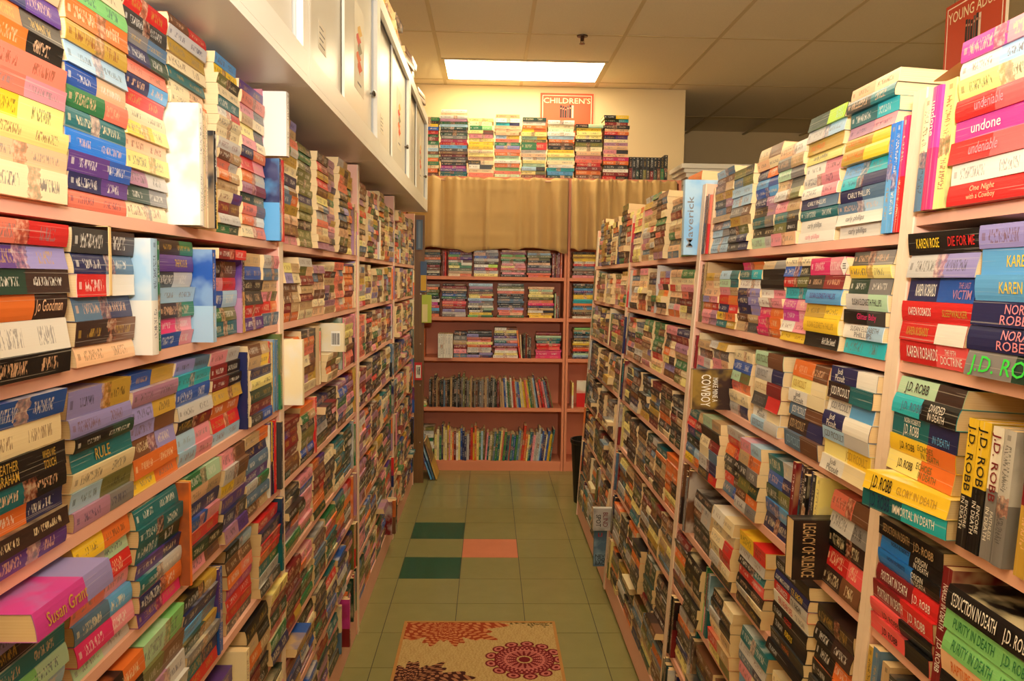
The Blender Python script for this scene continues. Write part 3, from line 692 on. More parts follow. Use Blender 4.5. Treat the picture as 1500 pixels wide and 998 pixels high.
upright('L', 0, 3, ys[7]+.002, [('wh', .008, .18, .004), ('pu', .016, .185, .002), ('ye/bk', .012, .185, .002), ('nv', .010, .18, .002), ('rd', .018, .19, .004)])
ys = colsL(4, [120, 205, 268, 316, 333, 376, 406])
for i, (a, b, c) in enumerate([(0, 1, 'br/or db dg or/bk db/or'), (1, 2, 'pe bk/lg mv/lg ol/br mi/ln*1.3'), (2, 3, 'rd te/nv gy dn/go sb/st nv bk/go'), (4, 5, 'dg rd rd mg or/sa br bk/lb'), (5, 6, 'dg lg te/gr or/rd rd nv rd')]):
    stack('L', 0, 4, ys[a], ys[b], c, .182, key='%d' % i)
upright('L', 0, 4, ys[3]+.002, [('pu/bl', .014, .175, .004), ('bl', .012, .175, .004), ('bk', .012, .17, .0)])
upright('L', 0, 4, ys[6]+.002, [('nv/te', .02, .19, .012)])
ys = colsL(5, [290, 340, 352, 392, 416])
stack('L', 0, 5, ys[0], ys[1], 'bk rd/dr dr pu/bl pu', .150, key='0'); stack('L', 0, 5, ys[2], ys[3], 'bk dr/bk br or/ta ta/bk bk*1.2', .180, key='1'); stack('L', 0, 5, ys[3], ys[4], 'nv gr rd dn dr py', .182, key='2')
upright('L', 0, 5, ys[1]+.002, [('cr', .022, .17, .03)])
# ================================================================== right nearest bookcase
def sR(unit, row, pxa, pxb, codes, H=.185, **kw):       # pxa < pxb in the picture; pxb is the near end
    ys = colsR(row, [pxb, pxa], unit); stack('R', unit, row, ys[0], ys[1], codes, H, **kw)
def yR(unit, row, px): return colsR(row, [px], unit)[0]
y = yR(0, 0, 1500); sR(0, 0, 1398, 1540, 'rd wh rd/co mg rd/co py/cr wh/lb mg/pk', .228, prot=.012, key='0', texts={0: [('One Night', .30, .60, .5, .85, 'pe'), ('with a Cowboy', .27, .62, .12, .46, 'pe')], 2: [('undeniable', .27, .62, .28, .78, 'pk')], 3: [('undone', .22, .58, .28, .78, 'wh')], 4: [('undeniable', .27, .62, .28, .78, 'pk')]})
y = yR(0, 0, 1405)
upright('R', 0, 0, y, [('py', .028, .184, .012), ('mg/hp', .024, .180, .016, [('undone', .12, .40, .25, .75, 'wh')]), ('cr/st', .024, .170, .014), ('wh', .018, .168, .0)])
KR = 'KAREN ROBARDS'
stack('R', 0, 1, 1.040, 1.218, 'rd/co rd/wh rd*1. nv/bl*1.15 lg/lv bk', .195, prot=.006, key='0', tilt=.03, texts={
  0: [(KR, .13, .60, .25, .78, 'wh'), ('THE FIFTH', .70, .85, .60, .82, 'wh'), ('DOCTRINE', .64, .93, .16, .52, 'wh')], 1: [(KR, .12, .47, .3, .72, 'go')],
  2: [(KR, .12, .46, .3, .7, 'wh'), ('SLEEPWALKER', .62, .95, .33, .66, 'go')], 3: [(KR, .13, .45, .22, .75, 'wh'), ('THE LAST', .77, .93, .58, .82, 'mv'), ('VICTIM', .70, .96, .15, .52, 'mv')],
  5: [('KAREN ROSE', .14, .48, .28, .72, 'ye'), ('DIE FOR ME', .6, .95, .3, .72, 'rd')]})
NR2 = [('NORA', .40, .68, .52, .9, 'pk'), ('ROBERTS', .36, .86, .1, .47, 'pk')]; KA = [(KR, .3, .95, .28, .72, 'ye')]
stack('R', 0, 1, .858, 1.036, 'gy/dn*1.1 nv*1.05 nv*1.05 sb/st sb/st lv/pu', .196, prot=.010, key='1', texts={0: [('J.D. ROBB', .06, .92, .18, .82, 'ne')], 1: NR2, 2: NR2, 3: KA, 4: KA})
JD = 'J.D. ROBB'
EC = [(JD, .18, .42, .3, .72, 'bk'), ('ECHOES', .47, .70, .52, .86, 'ol'), ('IN DEATH', .52, .78, .12, .46, 'ol')]
stack('R', 0, 2, 1.020, 1.196, 'te/tq ye', .056, prot=.036, rot=-.20, key='0', tilt=.01, texts={0: [(JD, .10, .36, .15, .88, 'nv'), ('IMMORTAL IN DEATH', .40, .88, .25, .72, 'wh')], 1: [(JD, .10, .36, .18, .88, 'bk'), ('GLORY IN DEATH', .42, .88, .3, .72, 'go')]})
stack('R', 0, 2, 1.044, 1.222, 'py/or ye/or te/nv tq/bk mi/db', .145, prot=.004, key='0b', zoff=.0565, texts={0: EC, 1: EC,
  2: [('NORA ROBERTS', .20, .46, .66, .9, 'wh'), (JD, .20, .45, .14, .60, 'wh'), ('IN DEATH', .66, .90, .15, .48, 'sb')], 3: [(JD, .16, .50, .28, .7, 'st'), ('DIVIDED', .60, .82, .53, .88, 'wh'), ('IN DEATH', .60, .84, .12, .46, 'wh')], 4: [(JD, .13, .50, .22, .78, 'db')]})
def enc(a, c): return [(JD, .05, .56, .2, .82, c), (a, .63, .84, .55, .86, 'wh'), ('IN DEATH', .61, .86, .16, .46, 'wh'), ]
y = yR(0, 2, 1500); 
upright('R', 0, 2, .922, [('lg/gy', .022, .168, .010), ('wh/gy', .022, .168, .010, enc('FAITHLESS', 'dr')), ('ye/bk', .025, .170, .012, enc('ENCORE', 'bk')), ('ye/bk', .022, .170, .012, enc('ENCORE', 'bk'))])
SD = [('SEDUCTION IN DEATH', .08, .52, .3, .75, 'ta'), (JD, .58, .88, .25, .7, 'ta')]; OG = [('NORA ROBERTS', .18, .48, .58, .82, 'nv'), ('ORIGIN', .58, .76, .52, .88, 'wh'), ('IN DEATH', .57, .79, .12, .46, 'wh')]
PD = [('PORTRAIT IN DEATH', .10, .54, .25, .78, 'wh'), (JD, .62, .90, .22, .68, 'wh')]; CD = [(JD, .22, .50, .2, .62, 'bk')]
stack('R', 0, 3, 1.044, 1.222, 'co/bk co/bk dr/rd dr/rd bb/bk bb/bk bk', .180, prot=.004, key='0', texts={0: CD, 1: CD, 2: PD, 3: PD, 4: OG, 5: OG, 6: SD})
upright('R', 0, 3, 1.018, [('dr', .022, .165, .008, [('NAKED IN DEATH', .14, .52, .25, .78, 'wh'), (JD, .60, .88, .25, .78, 'wh')])])
PU = [('PURITY IN DEATH', .12, .60, .25, .75, 'gr'), (JD, .68, .95, .25, .75, 'gr')]
stack('R', 0, 3, .838, 1.016, 'bk pe ln ln bk', .150, prot=.012, key='1', texts={0: [('REUNION IN DEATH', .12, .62, .25, .75, 'wh')], 1: [('RAPTURE IN DEATH', .14, .66, .25, .75, 'or')], 2: PU, 3: PU, 4: [('SEDUCTION IN DEATH', .08, .60, .25, .78, 'wh'), (JD, .68, .95, .25, .75, 'wh')]})
# ================================================================== right second bookcase
CP = [('carly phillips', .22, .62, .2, .78, 'gy')]; CPU = [('CARLY PHILLIPS', .20, .70, .3, .72, 'wh')]; CPY = [('CARLY PHILLIPS', .08, .50, .3, .72, 'or')]
upright('R', 1, 0, yR(1, 0, 1335), [('hp/rd', .018, .185, .004), ('bb/sb', .017, .180, .006), ('bb/sb', .017, .180, .006)])
sR(1, 0, 1228, 1306, 'wh wh st/lb*.8 nv/st tq/nv sb/tq go/ye go/ye mv/pk te/tq dg/te pe/cr', .275, prot=.0, key='0', texts={0: CP, 1: CP, 3: CPU, 6: CPY, 7: CPY})
sR(1, 0, 1174, 1230, 'wh wh te nv/st wh/pk wh/pk wh/pk py go lg/lb dn/li*1.2', .262, prot=-.004, key='1', texts={0: [('carly phillips', .22, .62, .2, .78, 'pk')], 1: CP, 3: CPU, 7: CP, 8: CPY, 10: [('LAST', .76, .94, .52, .88, 'mi'), ('KISS', .78, .95, .12, .46, 'mi')]})
sR(1, 0, 1136, 1178, 'pk/pe ol/bk te/dg pk/ta lg/ol ta/dg mi/gy gy/ta pe/wh', .225, prot=.0, key='2')
sR(1, 0, 1103, 1139, 'mi/lg bk/db te/gy db/mv nv/mv bl/sb sb/bl nv/or pe/cr ta/br*1.3', .245, prot=-.004, key='3')
sR(1, 0, 1073, 1105, 'dg/nv dg/nv dg/ol go/ta gy/br lb lb st/ol ol/dg', .215, prot=.004, key='4')
sR(1, 0, 1045, 1074, 'lb lb lb/gy br/st ta st/br dg/mv go br/ta br lb/st', .235, prot=.0, key='5')
SEP = [('SUSAN ELIZABETH', .20, .90, .52, .86, 'gy'), ('PHILLIPS', .32, .76, .12, .46, 'gy')]; SE1 = [('SUSAN ELIZABETH PHILLIPS', .14, .90, .3, .7, 'go')]
sR(1, 1, 1264, 1320, 'tq wh/lb bk/dg lg/mi dn/gy ye/py dg/gy', .180, prot=.006, key='0', texts={1: SEP, 2: [('Glitter Baby', .36, .82, .22, .78, 'hp')], 3: [('SUSAN ELIZABETH PHILLIPS', .18, .88, .3, .7, 'dg')]})
sR(1, 1, 1192, 1258, 'bk ye go/ye sb db/dr hp/pk*1.1', .172, prot=.012, key='1', texts={0: [("Ain't She Sweet?", .55, .93, .28, .75, 'wh')], 1: SE1, 3: [('SUSAN ELIZABETH PHILLIPS', .14, .86, .36, .72, 'pu')]})
sR(1, 1, 1152, 1194, 'ye wh/pk mg/pk mg/pk tq rd/ol bl/bk cr', .178, prot=.004, key='2')
sR(1, 1, 1116, 1154, 'hp/or hp/or hp/or wh/pk wh/pk bk bk ta/gy', .174, prot=.002, key='3', texts={5: [('carly phillips', .25, .66, .22, .78, 'wh')], 6: [('carly phillips', .25, .66, .22, .78, 'wh')]})
sR(1, 1, 1083, 1118, 'ta/dg br/ta nv/lv nv/lv nv/lv wh te/tq hp/or', .174, prot=.0, key='4')
sR(1, 1, 1055, 1084, 'te/go ye/or nv/rd rd/or pk/ta mi/te lb/te', .155, prot=.002, key='5')
sR(1, 1, 1032, 1056, 'pk/mv pk/mv or/rd lv/pk pe pe/cr go/ta', .150, prot=.0, key='6')
def JP(c, u0=.08, u1=.52): return [('JODI PICOULT', u0, u1, .24, .78, c)]
JJ = [('Jodi', .22, .36, .54, .9, 'gy'), ('Picoult', .18, .46, .08, .5, 'gy')]; JW = [('Jodi', .16, .28, .54, .9, 'wh'), ('Picoult', .12, .34, .08, .5, 'wh')]
sR(1, 2, 1212, 1300, 'wh/cr py/ye lb/lg nv/wh wh/sb db/te nv/wh', .190, prot=.012, key='0', texts={0: JJ, 1: JP('go', .5, .95), 2: JP('gy', .05, .50), 3: JW, 4: JP('gy'), 5: JP('wh'), 6: JW})
sR(1, 2, 1146, 1212, 'st/br db/nv st/br wh/cr py/cr or/br', .182, prot=.004, key='1', texts={0: JP('lb'), 1: JP('ta', .05, .5), 2: JP('wh', .1, .5), 3: JJ, 4: JP('go', .05, .45)})
sR(1, 2, 1098, 1148, 'lb/lg wh/cr dg/rd cr/dr lg/nv mi/br', .180, prot=.0, key='2', texts={0: JP('gy'), 1: JJ, 2: JP('gy', .08, .48), 3: JP('ta', .05, .5), 4: JP('gy', .08, .48), 5: JP('ol', .06, .5)})
sR(1, 2, 1070, 1099, 'lg/nv cr sa/or mi/ol bl cr', .165, prot=-.004, key='3')
sR(1, 2, 1040, 1062, 'pk/lg lv st/lv pk/lg pk/pe gy', .150, prot=-.008, key='4')
sR(1, 2, 1022, 1040, 'pk/pe lv st pk/lg gy/br ta', .165, prot=-.004, key='6')
sR(1, 2, 1038, 1064, 'lg/go', .020, prot=.004, key='5', zoff=.152)
sR(1, 3, 1226, 1290, 'db/br rd/co bk/db lg/gy sa/br', .172, prot=.0, key='0', zoff=.0)
sR(1, 3, 1126, 1158, 'nv bl/sb dn/ol bl/nv te/lg', .165, prot=-.006, key='1')
sR(1, 3, 1104, 1146, 'lg/gy br/or ol/dn dg/gy ta/or pk/lb', .170, prot=.014, key='2')
sR(1, 3, 1077, 1108, 'st/bl rd/br dg/bk dg/bk or/rd rd/sa lg', .172, prot=-.002, key='3')
sR(1, 3, 1034, 1066, 'dg/rd lg/nv cr/st cr/dr db/bk mi/ta', .170, prot=.020, key='4', texts={4: JP('gy', .05, .5), 2: JP('gy', .05, .5)})
sR(1, 3, 1004, 1034, 'ye/or st/lb dn/bk pu/te rd/dr te/ta', .160, prot=.006, key='5')
TR = 'T.R. RAGAN'
sR(1, 4, 1206, 1284, 'dg/br bk/or bk/or bk/db bk/db', .170, prot=.004, key='1', zoff=.0)
sR(1, 4, 1130, 1202, 'bk bk bk bk wh rd/lg nv bk', .195, prot=.018, key='0', texts={0: [(TR, .1, .34, .3, .7, 'lg')], 1: [(TR, .06, .3, .3, .7, 'lg'), ('OUTRAGE', .38, .6, .3, .7, 'or')], 2: [(TR, .06, .3, .3, .7, 'lg'), ('FURIOUS', .38, .6, .3, .7, 'ye')],
   3: [(TR, .06, .3, .3, .7, 'lg'), ('OBSESSED', .38, .6, .3, .7, 'rd')], 4: [('EVIL NEVER DIES', .16, .58, .2, .78, 'rd'), (TR, .66, .92, .25, .7, 'gy')], 5: [('DERANGED', .1, .44, .25, .75, 'wh'), (TR, .54, .84, .25, .75, 'bk')], 6: [("DON'T MAKE A SOUND", .06, .48, .28, .7, 'wh'), (TR, .54, .86, .22, .75, 'ye')], 7: [('HER FINAL CONFESSION', .06, .62, .28, .75, 'wh')]})
sR(1, 4, 1084, 1126, 'db/bk lg/cr bk/db rd/co bk/te lg ye/rd*1.5', .172, prot=.010, key='2')
sR(1, 4, 1044, 1082, 'dg lg/cr cr/rd cr/rd cr wh/cr*1.2', .170, prot=.014, key='3')
sR(1, 4, 1012, 1042, 'dg/bk dg dg br/lg lg dg', .150, prot=.0, key='4')
sR(1, 5, 1190, 1250, 'nv nv bl tq pe/sa tq', .170, prot=.0, key='0', texts={1: [('NORA ROBERTS', .2, .7, .25, .75, 'wh')], 2: [('NORA ROBERTS', .2, .7, .25, .75, 'wh')]})
sR(1, 5, 1080, 1126, 'te/st sb/te pk/cr st/nv lg te', .170, prot=.004, key='1')
sR(1, 5, 1040, 1078, 'py/ol rd/ta cr/ta lg/bk bk/db bk/cr', .170, prot=.012, key='2')
y = yR(1, 5, 1038); upright('R', 1, 5, y, [('lb/te', .014, .175, .0), ('te', .010, .175, .0), ('dr/pk', .010, .17, .0), ('gr/ln', .012, .185, .0)])

# ================================================================== single books that stand out
def special(b, label, name='upright_book', cat='book'): b['kind'] = 'special'; b['sl'] = (label, name, cat); return b
def facing(side, unit, row, s, prot, code, T, H, W, style, label, zoff=0., **kw):
    """a book whose cover faces along the aisle towards the camera. style 'side': lying on its fore-edge, spine up; 'up': standing"""
    base = (ROWN if (side == 'R' and unit == 0) else ROWZ)[row]+zoff+.001
    f0 = front(side, s, base).x
    if side == 'R':
        if style == 'side': O = (f0-prot+H, s+T, base+W); fr = (-X, -Y, Z)
        else: O = (f0-prot, s+T, base+H); fr = (-Z, -Y, -X)
    else:
        if style == 'side': O = (f0+prot-H, s, base+W); fr = (X, Y, Z)
        else: O = (f0+prot, s, base+H); fr = (-Z, Y, X)
    b = mk(code, O, fr[0], fr[1], fr[2], H, T, W, where=(side, unit, row, 'special', 0, 1, s), skew=0., bulge=.001, pic=0., ink=0., split=9., **kw)
    USED.setdefault((side, unit, row), []).append((s-.001, s+T+.001))
    return special(b, label)
s_ = S_at('R', 1066, 1.2)
facing('R', 1, 2, s_, .092, 'db/go', .024, .172, .107, 'side', 'dark western paperback on its side with big white cover lettering, beside grey spines', ctext=[('COWBOY', .12, .92, .13, .28, 'wh'), ('MAKE MINE A', .20, .80, .31, .39, 'wh')])
s_ = S_at('R', 1210, 1.0)
facing('R', 1, 3, s_, .060, 'bk/db', .034, .172, .112, 'side', 'thick black novel on its side with tall gold lettering, among the right shelves', ctext=[('LEGACY OF SILENCE', .05, .95, .10, .24, 'ta')])
LAST[(2, 6)] = 0
facing('R', 2, 6, 3.655, .085, 'lg/gy', .030, .172, .107, 'side', 'silver thriller on its side against the post, low on the right', ctext=[('BLIND', .18, .82, .27, .40, 'dr'), ('SPOT', .28, .82, .08, .21, 'bk')])
facing('R', 3, 7, 3.745, .055, 'st/lb', .022, .180, .13, 'up', 'pale blue novel standing at the foot of the farthest right bookcase', ctext=[('NEVER', .06, .62, .24, .33, 'bk'), ('LOOK', .06, .55, .14, .23, 'bk'), ('BACK', .06, .55, .04, .13, 'bk'), ('LI', .15, .30, .82, .92, 'rd')])
facing('R', 2, 0, 2.515, .045, 'lb/sb', .028, .235, .155, 'up', 'tall pale blue book with grey lettering at the corner of the third right bookcase', vtext=('Maverick', 'gy'))
facing('L', 1, 2, 2.083, .050, 'cr/wh', .020, .172, .107, 'up', 'cream back cover turned to the camera beside the second left post')
ys = S_at('L', 470, 1.2)
stack('L', 1, 2, ys, ys+.176, 'cr/ta or/br br/ol cr/ta', .088, .018, key='b0')
b = facing('L', 1, 2, ys+.10, .055, 'cr/wh', .018, .150, .094, 'side', 'cream back cover with a barcode sticking out of the second left bookcase', zoff=.0885, barcode=1)
# tall thin books at the foot of the left row
upright('L', 2, 7, S_at('L', 566, .2), [('dr', .018, .19, .03), ('or/br', .026, .19, .045), ('db', .02, .185, .05), ('nv', .018, .19, .045), ('wh', .016, .18, .04)])
upright('L', 1, 5, S_at('L', 523, .6), [('lb/st', .022, .185, .035)])
upright('L', 1, 7, S_at('L', 500, .2), [('mg/dr', .02, .19, .03), ('nv/dg', .022, .18, .02)])
# ================================================================== fill every other shelf
PW = 'cr ta br sa or go dr ol mv lg pe py db nv st pk gr dg ta cr pe br rd lv'.split()
PDK = 'br dr db pu te gr nv rd dg ta mv or st bk ol cr pk go bl dn lg'.split()
PRT = 'dg br db ta dr ol st gy nv bk lg bk db or dg go dn te br bk py dg cr'.split()
def fill(side, unit, row, a, b, pal, H, hi=None):
    occ = sorted(USED.get((side, unit, row), [])); s = a+.021; e = b-.021
    gaps = []
    for (o0, o1) in occ:
        if o0 > s+.01: gaps.append((s, min(o0, e)))
        s = max(s, o1)
    if e > s: gaps.append((s, e))
    n = 0
    for (g0, g1) in gaps:
        s = g0+.002
        while g1-s > .03:
            rem = g1-s
            if rem < .165 or random.random() < .10:
                w_ = min(rem, random.uniform(.03, .08)) if rem > .165 else rem
                sp = []; q = 0
                while q < w_-.012:
                    t_ = random.uniform(.010, .024)
                    if q+t_ > w_: break
                    sp.append((random.choice(pal)+random.choice(['', '/'+random.choice(pal)]), t_, min(H, random.uniform(.165, .20)), random.uniform(-.01, .012))); q += t_+.0004
                if sp: upright(side, unit, row, s, sp, kind='filler')
                s += w_+.002
            else:
                L_ = random.uniform(.168, .176); hh = random.uniform(.84, .97)*H if hi is None else random.uniform(*hi)
                k = max(3, round(hh/random.uniform(.022, .027)))
                run = random.random() < .25; c0 = random.choice(pal)
                codes = ' '.join((c0 if run and random.random() < .6 else random.choice(pal))+random.choice(['', '', '/'+random.choice(pal)]) for _ in range(k))
                stack(side, unit, row, s, s+L_, codes, hh, prot=random.choice([random.uniform(-.005, .003)]*4+[random.uniform(-.008, .018)]), key='f%d' % n, jit=.0035, tilt=.014)
                s += L_+random.uniform(.002, .006); n += 1
for u in range(4):
    for r in range(8):
        H = (ROWZ[r-1]-.018-ROWZ[r]-.006) if r else .345
        fill('L', u, r, LB[u], LB[u+1], PW if r < 3 else PDK, H, (.27, .345) if r == 0 else None)
for u in range(4):
    for r in range(8):
        H = (ROWZ[r-1]-.018-ROWZ[r]-.006) if r else .26
        fill('R', u, r, max(RB[u], .60), RB[u+1], PW if r < 3 else PRT, H, ((.20, .30) if u > 1 else (.22, .27)) if r == 0 else None)
# ================================================================== far bookcase: hardcovers stacked on top, children's books below
hc = ['br or cr gr or mi br lb wh gr dr gr rd bl ye bk gr', 'te te pu mg bk gy db dr br dg sb rd hp gy dn gy dn lb gr mv lg pe wh', 'sa cr wh/dg bk/cr pe py cr ye ye py pk py/br gr/ln cr py', 'mi sa ln or wh mi or sa lv gr sa lb/ye pe pe pe tq/nv wh ta',
      'br/dr py/ol lb/dg mi py wh pe wh gr/rd*2 ol mi/ye py ye/or or wh dn', 'dn sb tq wh cr mi py ye bk br or lb wh mi cr wh', 'br or dr rd sa pk pe cr ol bk py py ye bk/mi', 'rd/bk dr wh dg or hp pe pk/dg pe mv cr nv/pu rd/or pe bk dr dn/tq bk/ye']
hpx = [(612, 643), (643, 685), (685, 723), (723, 763), (763, 801), (801, 842), (842, 883), (883, 922)]; htop = [170, 159, 172, 166, 171, 175, 181, 168]
for i, c in enumerate(hc):
    x0, x1 = at(hpx[i][0], 240, 1, FAR_Y).x, at(hpx[i][1], 240, 1, FAR_Y).x; zt = at(hpx[i][0]+10, htop[i], 1, FAR_Y).z
    stack('F', 'top', 2.268, x0, x1, c, zt-2.268, -.03, key=i, jit=.008, Lmax=.26, W=.16, kind='hardcover', tilt=.03)
x = at(923, 240, 1, FAR_Y).x
upright('F', 'top', 2.268, x, [('bk/'+c, .027, .175+.02*(k == 10), -.05) for k, c in enumerate('dr db dn bk ol db dr dn br gr bk'.split())], kind='hardcover')
def farpile(z, px0, px1, codes, top=None, H=None, **kw):
    zc = z+.1; x0, x1 = S_at('F', px0, zc), S_at('F', px1, zc)
    stack('F', 'far', z, x0, x1, codes, H, -.03, Lmax=.22, W=.16, kind='child', jit=.01, tilt=.04, key=round(x0, 3), **kw)
def farup(z, px0, specs, lean=0., kind='child'): return upright('F', 'far', z, S_at('F', px0, z+.1), specs, kind=kind, lean=lean)
def rc_(pal, n): return ' '.join(random.choice(pal.split()) for _ in range(n))
z = FZ[1]
farpile(z, 600, 648, 'bk cr br dr dn gy or br dn ta', H=.20); farup(z, 649, [('dr', .012, .19, -.02), ('rd', .012, .19, -.02)])
for (a, b, c) in ((656, 692, 'cr/or ta ol py/gr gr/wh wh/br rd/pu ln/gy bl/dr dr'), (693, 731, 'py lg pu/rd wh/li db lg bl/nv pe/gy wh'), (733, 771, 'dg pk br sa py/pk pk lg gr ta ln mv pe'), (772, 808, 'sa/or sa dg mv bk/gy pe bk ta/ol ol lb ta')): farpile(z, a, b, c, H=.205)
farup(z, 809, [('dr', .018, .18, -.02), ('dr/db', .012, .18, -.02), ('br/dr', .014, .175, -.02), ('dr', .02, .19, -.02), ('or/sa', .014, .2, -.02)])
z = FZ[2]
for (a, b, c, h) in ((600, 645, 'pe/or dg sb rd mg wh bk gr ol or gy', .25), (646, 684, 'gy/lg lg lv dr or/rd co dr gr/dn bl/st bk ta dr db/br', .255), (685, 723, 'ln/gr ye wh/dn bk/mi wh gy lv/gy lb py/or py br dg mv lb', .26), (728, 768, 'gr sa/pe sa lv dg bk st gy/st dg bk sa/or wh ol gy/dn', .262), (773, 812, 'ye ye/go wh/bk ta nv hp sa/or ol py py/ta mi pe', .24)): farpile(z, a, b, c, H=h)
farup(z, 813, [('mi', .008, .19, -.02), ('dr', .01, .2, -.02), ('gy', .008, .17, -.02), ('db', .008, .17, -.02)])
z = FZ[3]
farup(z, 612, [('nv', .02, .22, -.01), ('wh', .018, .22, -.01), ('or', .014, .22, -.01)])
farup(z, 642, [('wh', .0185, .185, .03) for k in range(6)])
farpile(z, 666, 682, 'st pk dr ta gy bk', H=.2)
for (a, b, c, h) in ((682, 722, 'lv/nv bk/lv wh lg or/rd py pk/sa sa lv/bk dg', .205), (722, 760, 'wh py wh pk dr lv te/sa lg pu dg py wh/br', .235)): farpile(z, a, b, c, H=h)
farup(z, 761, [('or/rd', .014, .215, -.02, None, -.12), ('cr', .01, .18, -.02, None, -.08), ('bk', .01, .18, -.02), ('dg', .012, .185, -.02), ('dr', .012, .19, -.02), ('db', .012, .18, -.02), ('bk', .02, .16, -.02)])
farpile(z, 784, 823, 'hp hp hp rd/co rd te gy/te mi dr', H=.20)
KP = 'db br dg gy bk dr ta gy db br dn st ol ta gy bk'.split(); KB = 'wh rd st dr bl gr or py ol lb ta sa nv te ye pk lg cr'.split()
x = S_at('F', 628, .6); e = S_at('F', 802, .6); sp = []
while x < e:
    q = (x-S_at('F', 628, .6))/(e-S_at('F', 628, .6)); T = random.uniform(.009, .017)
    sp.append((random.choice(KP if q < .62 else KB), T, random.uniform(.20, .235)+(.03 if random.random() < .16 else 0), random.uniform(-.05, -.01), None, 0. if q < .58 else -.05-.42*(q-.58))); x += T/math.cos(math.atan(sp[-1][5]))+.0003
farup(FZ[4], 628, sp, kind='picture')
x = S_at('F', 636, .2); x00 = x; e = S_at('F', 806, .2); sp = []
while x < e:
    q = (x-x00)/(e-x00); T = random.uniform(.011, .020)
    sp.append((random.choice(KB), T, random.uniform(.19, .24)+(.04 if random.random() < .14 else 0), random.uniform(-.05, -.01), None, 0. if q < .42 else .07+.10*(q-.42))); x += T/math.cos(math.atan(sp[-1][5]))+.0003
farup(FZ[5], 636, sp, kind='picture')
# second far bookcase, only its left edge shows
z = FZ[1]
for z, c, h in ((FZ[1], 'pk db br gy st rd wh ye go ye bk', .2), (FZ[2], 'wh br dg ta sb st or tq tq ye ye bk/st pu sb dn bk', .27), (FZ[3], 'nv lb mi dg rd or br ye py bk ta st bk te ta ln', .24)):
    farpile(z, 839, 874, c, H=h)
farup(FZ[4], 838, [('py/wh', .014, .2, -.02)]); farpile(FZ[4]-.16, 834, 868, 'bk ta wh/cr ta*1.', H=.06) if False else None
for k in range(3):
    pass
farpile(FZ[5], 840, 872, 'wh dr db bk st', H=.10)

# books on top of the wall cabinets
for k, (y_, codes) in enumerate(((3.52, 'br/cr dr ta'), (3.86, 'ta/br or/br cr db'), (4.30, 'cr/br ta br/dr'), (4.62, 'dr/br pe ta cr'), (5.0, 'br ta/go'))):
    z_ = CBZ1+.0008
    for i, c in enumerate(codes.split()):
        T = random.uniform(.03, .042); en = (X+Y*random.uniform(-.12, .12)).normalized(); el = Z.cross(en)
        b = mk(c, Vector((-.448+random.uniform(-.01, .0), y_, z_)), el, Z, en, random.uniform(.2, .24), T-.0006, .15, where=('C', 0, 0, k, i, 9, y_))
        special(b, '%s hardcover lying %s from bottom in %s pile atop the white cabinets' % (PAL[b['c'][0]][3], ORD0[i], ORD0[k]), 'hardcover_book', 'hardcover'); z_ += T
# large picture books leaning in the corner by the wooden post
p = at(640, 703, 2, 0.); x_ = p.x; 
for i, (c, h) in enumerate((('bl/sb', .34), ('lb/st', .33), ('br/go', .30))):
    up = Vector((-.36+.02*i, 0, 1)).normalized(); el = -up; et = (-Y).cross(el)
    T = .012; b = mk(c, Vector((x_-.045+i*.019, p.y-.02, .004+.0))+up*h, el, et, -Y, h, T, .24, where=('C', 0, 1, 'lean', i, 3, i), kind='paperback', skew=0.)
    special(b, '%s picture book leaning on the floor by the wooden post, %s from left' % (PAL[b['c'][0]][3], ORD0[i]), 'picture_book', 'picture book')
farpile(FZ[4], 600, 626, 'ln py cr ta', H=.055)
farpile(FZ[5], 600, 636, 'st dg ln wh bk/wh gr wh lg ol', H=.26)
b = mk('wh/rd', Vector((.70, FAR_Y+.10, FZ[4]+.001+.21)), -Z, -Y, -X, .21, .014, .17, where=('C', 0, 2, 'x', 0, 1, 0), skew=0., pic=0., ink=0.); special(b, 'white board book with red artwork facing out in the second far bookcase', 'picture_book', 'picture book')
# ================================================================== turn the records into objects
ORD = 'first second third fourth fifth sixth seventh eighth ninth tenth eleventh twelfth thirteenth fourteenth fifteenth sixteenth seventeenth eighteenth nineteenth twentieth'.split()
def ordn(n):
    if n < 20: return ORD[n]
    t_ = ['', '', 'twenty', 'thirty', 'forty', 'fifty', 'sixty', 'seventy', 'eighty', 'ninety'][(n+1)//10]; r = (n+1) % 10
    return (t_+'-'+ORD[r-1]) if r else {'twenty': 'twentieth'}.get(t_, t_[:-1]+'ieth')
CASE = {('L', 0): 'nearest left bookcase', ('L', 1): 'second left bookcase', ('L', 2): 'third left bookcase', ('L', 3): 'farthest left bookcase',
        ('R', 0): 'nearest right bookcase', ('R', 1): 'second right bookcase', ('R', 2): 'third right bookcase', ('R', 3): 'farthest right bookcase'}
SH = ['top shelf', 'second shelf', 'third shelf', 'fourth shelf', 'fifth shelf', 'sixth shelf', 'seventh shelf', 'bottom shelf']
def cname(b): return PAL[b['c'][0]][3]
grp = {}
for b in BOOKS:
    s, u, r, k, i, n, pos = b['where']; grp.setdefault((s, u, r), {}).setdefault(k if k != 'u' else 'u', []).append(b)
lr = {}      # pile order and upright order as seen left to right
for key, d in grp.items():
    piles = sorted({(q['where'][6], k) for k, v in d.items() if k != 'u' for q in v}, reverse=(key[0] == 'R'))
    seen = []
    for p, k in piles:
        if k not in seen: seen.append(k)
    for i, k in enumerate(seen): lr[(key, k)] = i
    for i, q in enumerate(sorted(d.get('u', []), key=lambda q: q['where'][6], reverse=(key[0] == 'R'))): q['ui'] = i
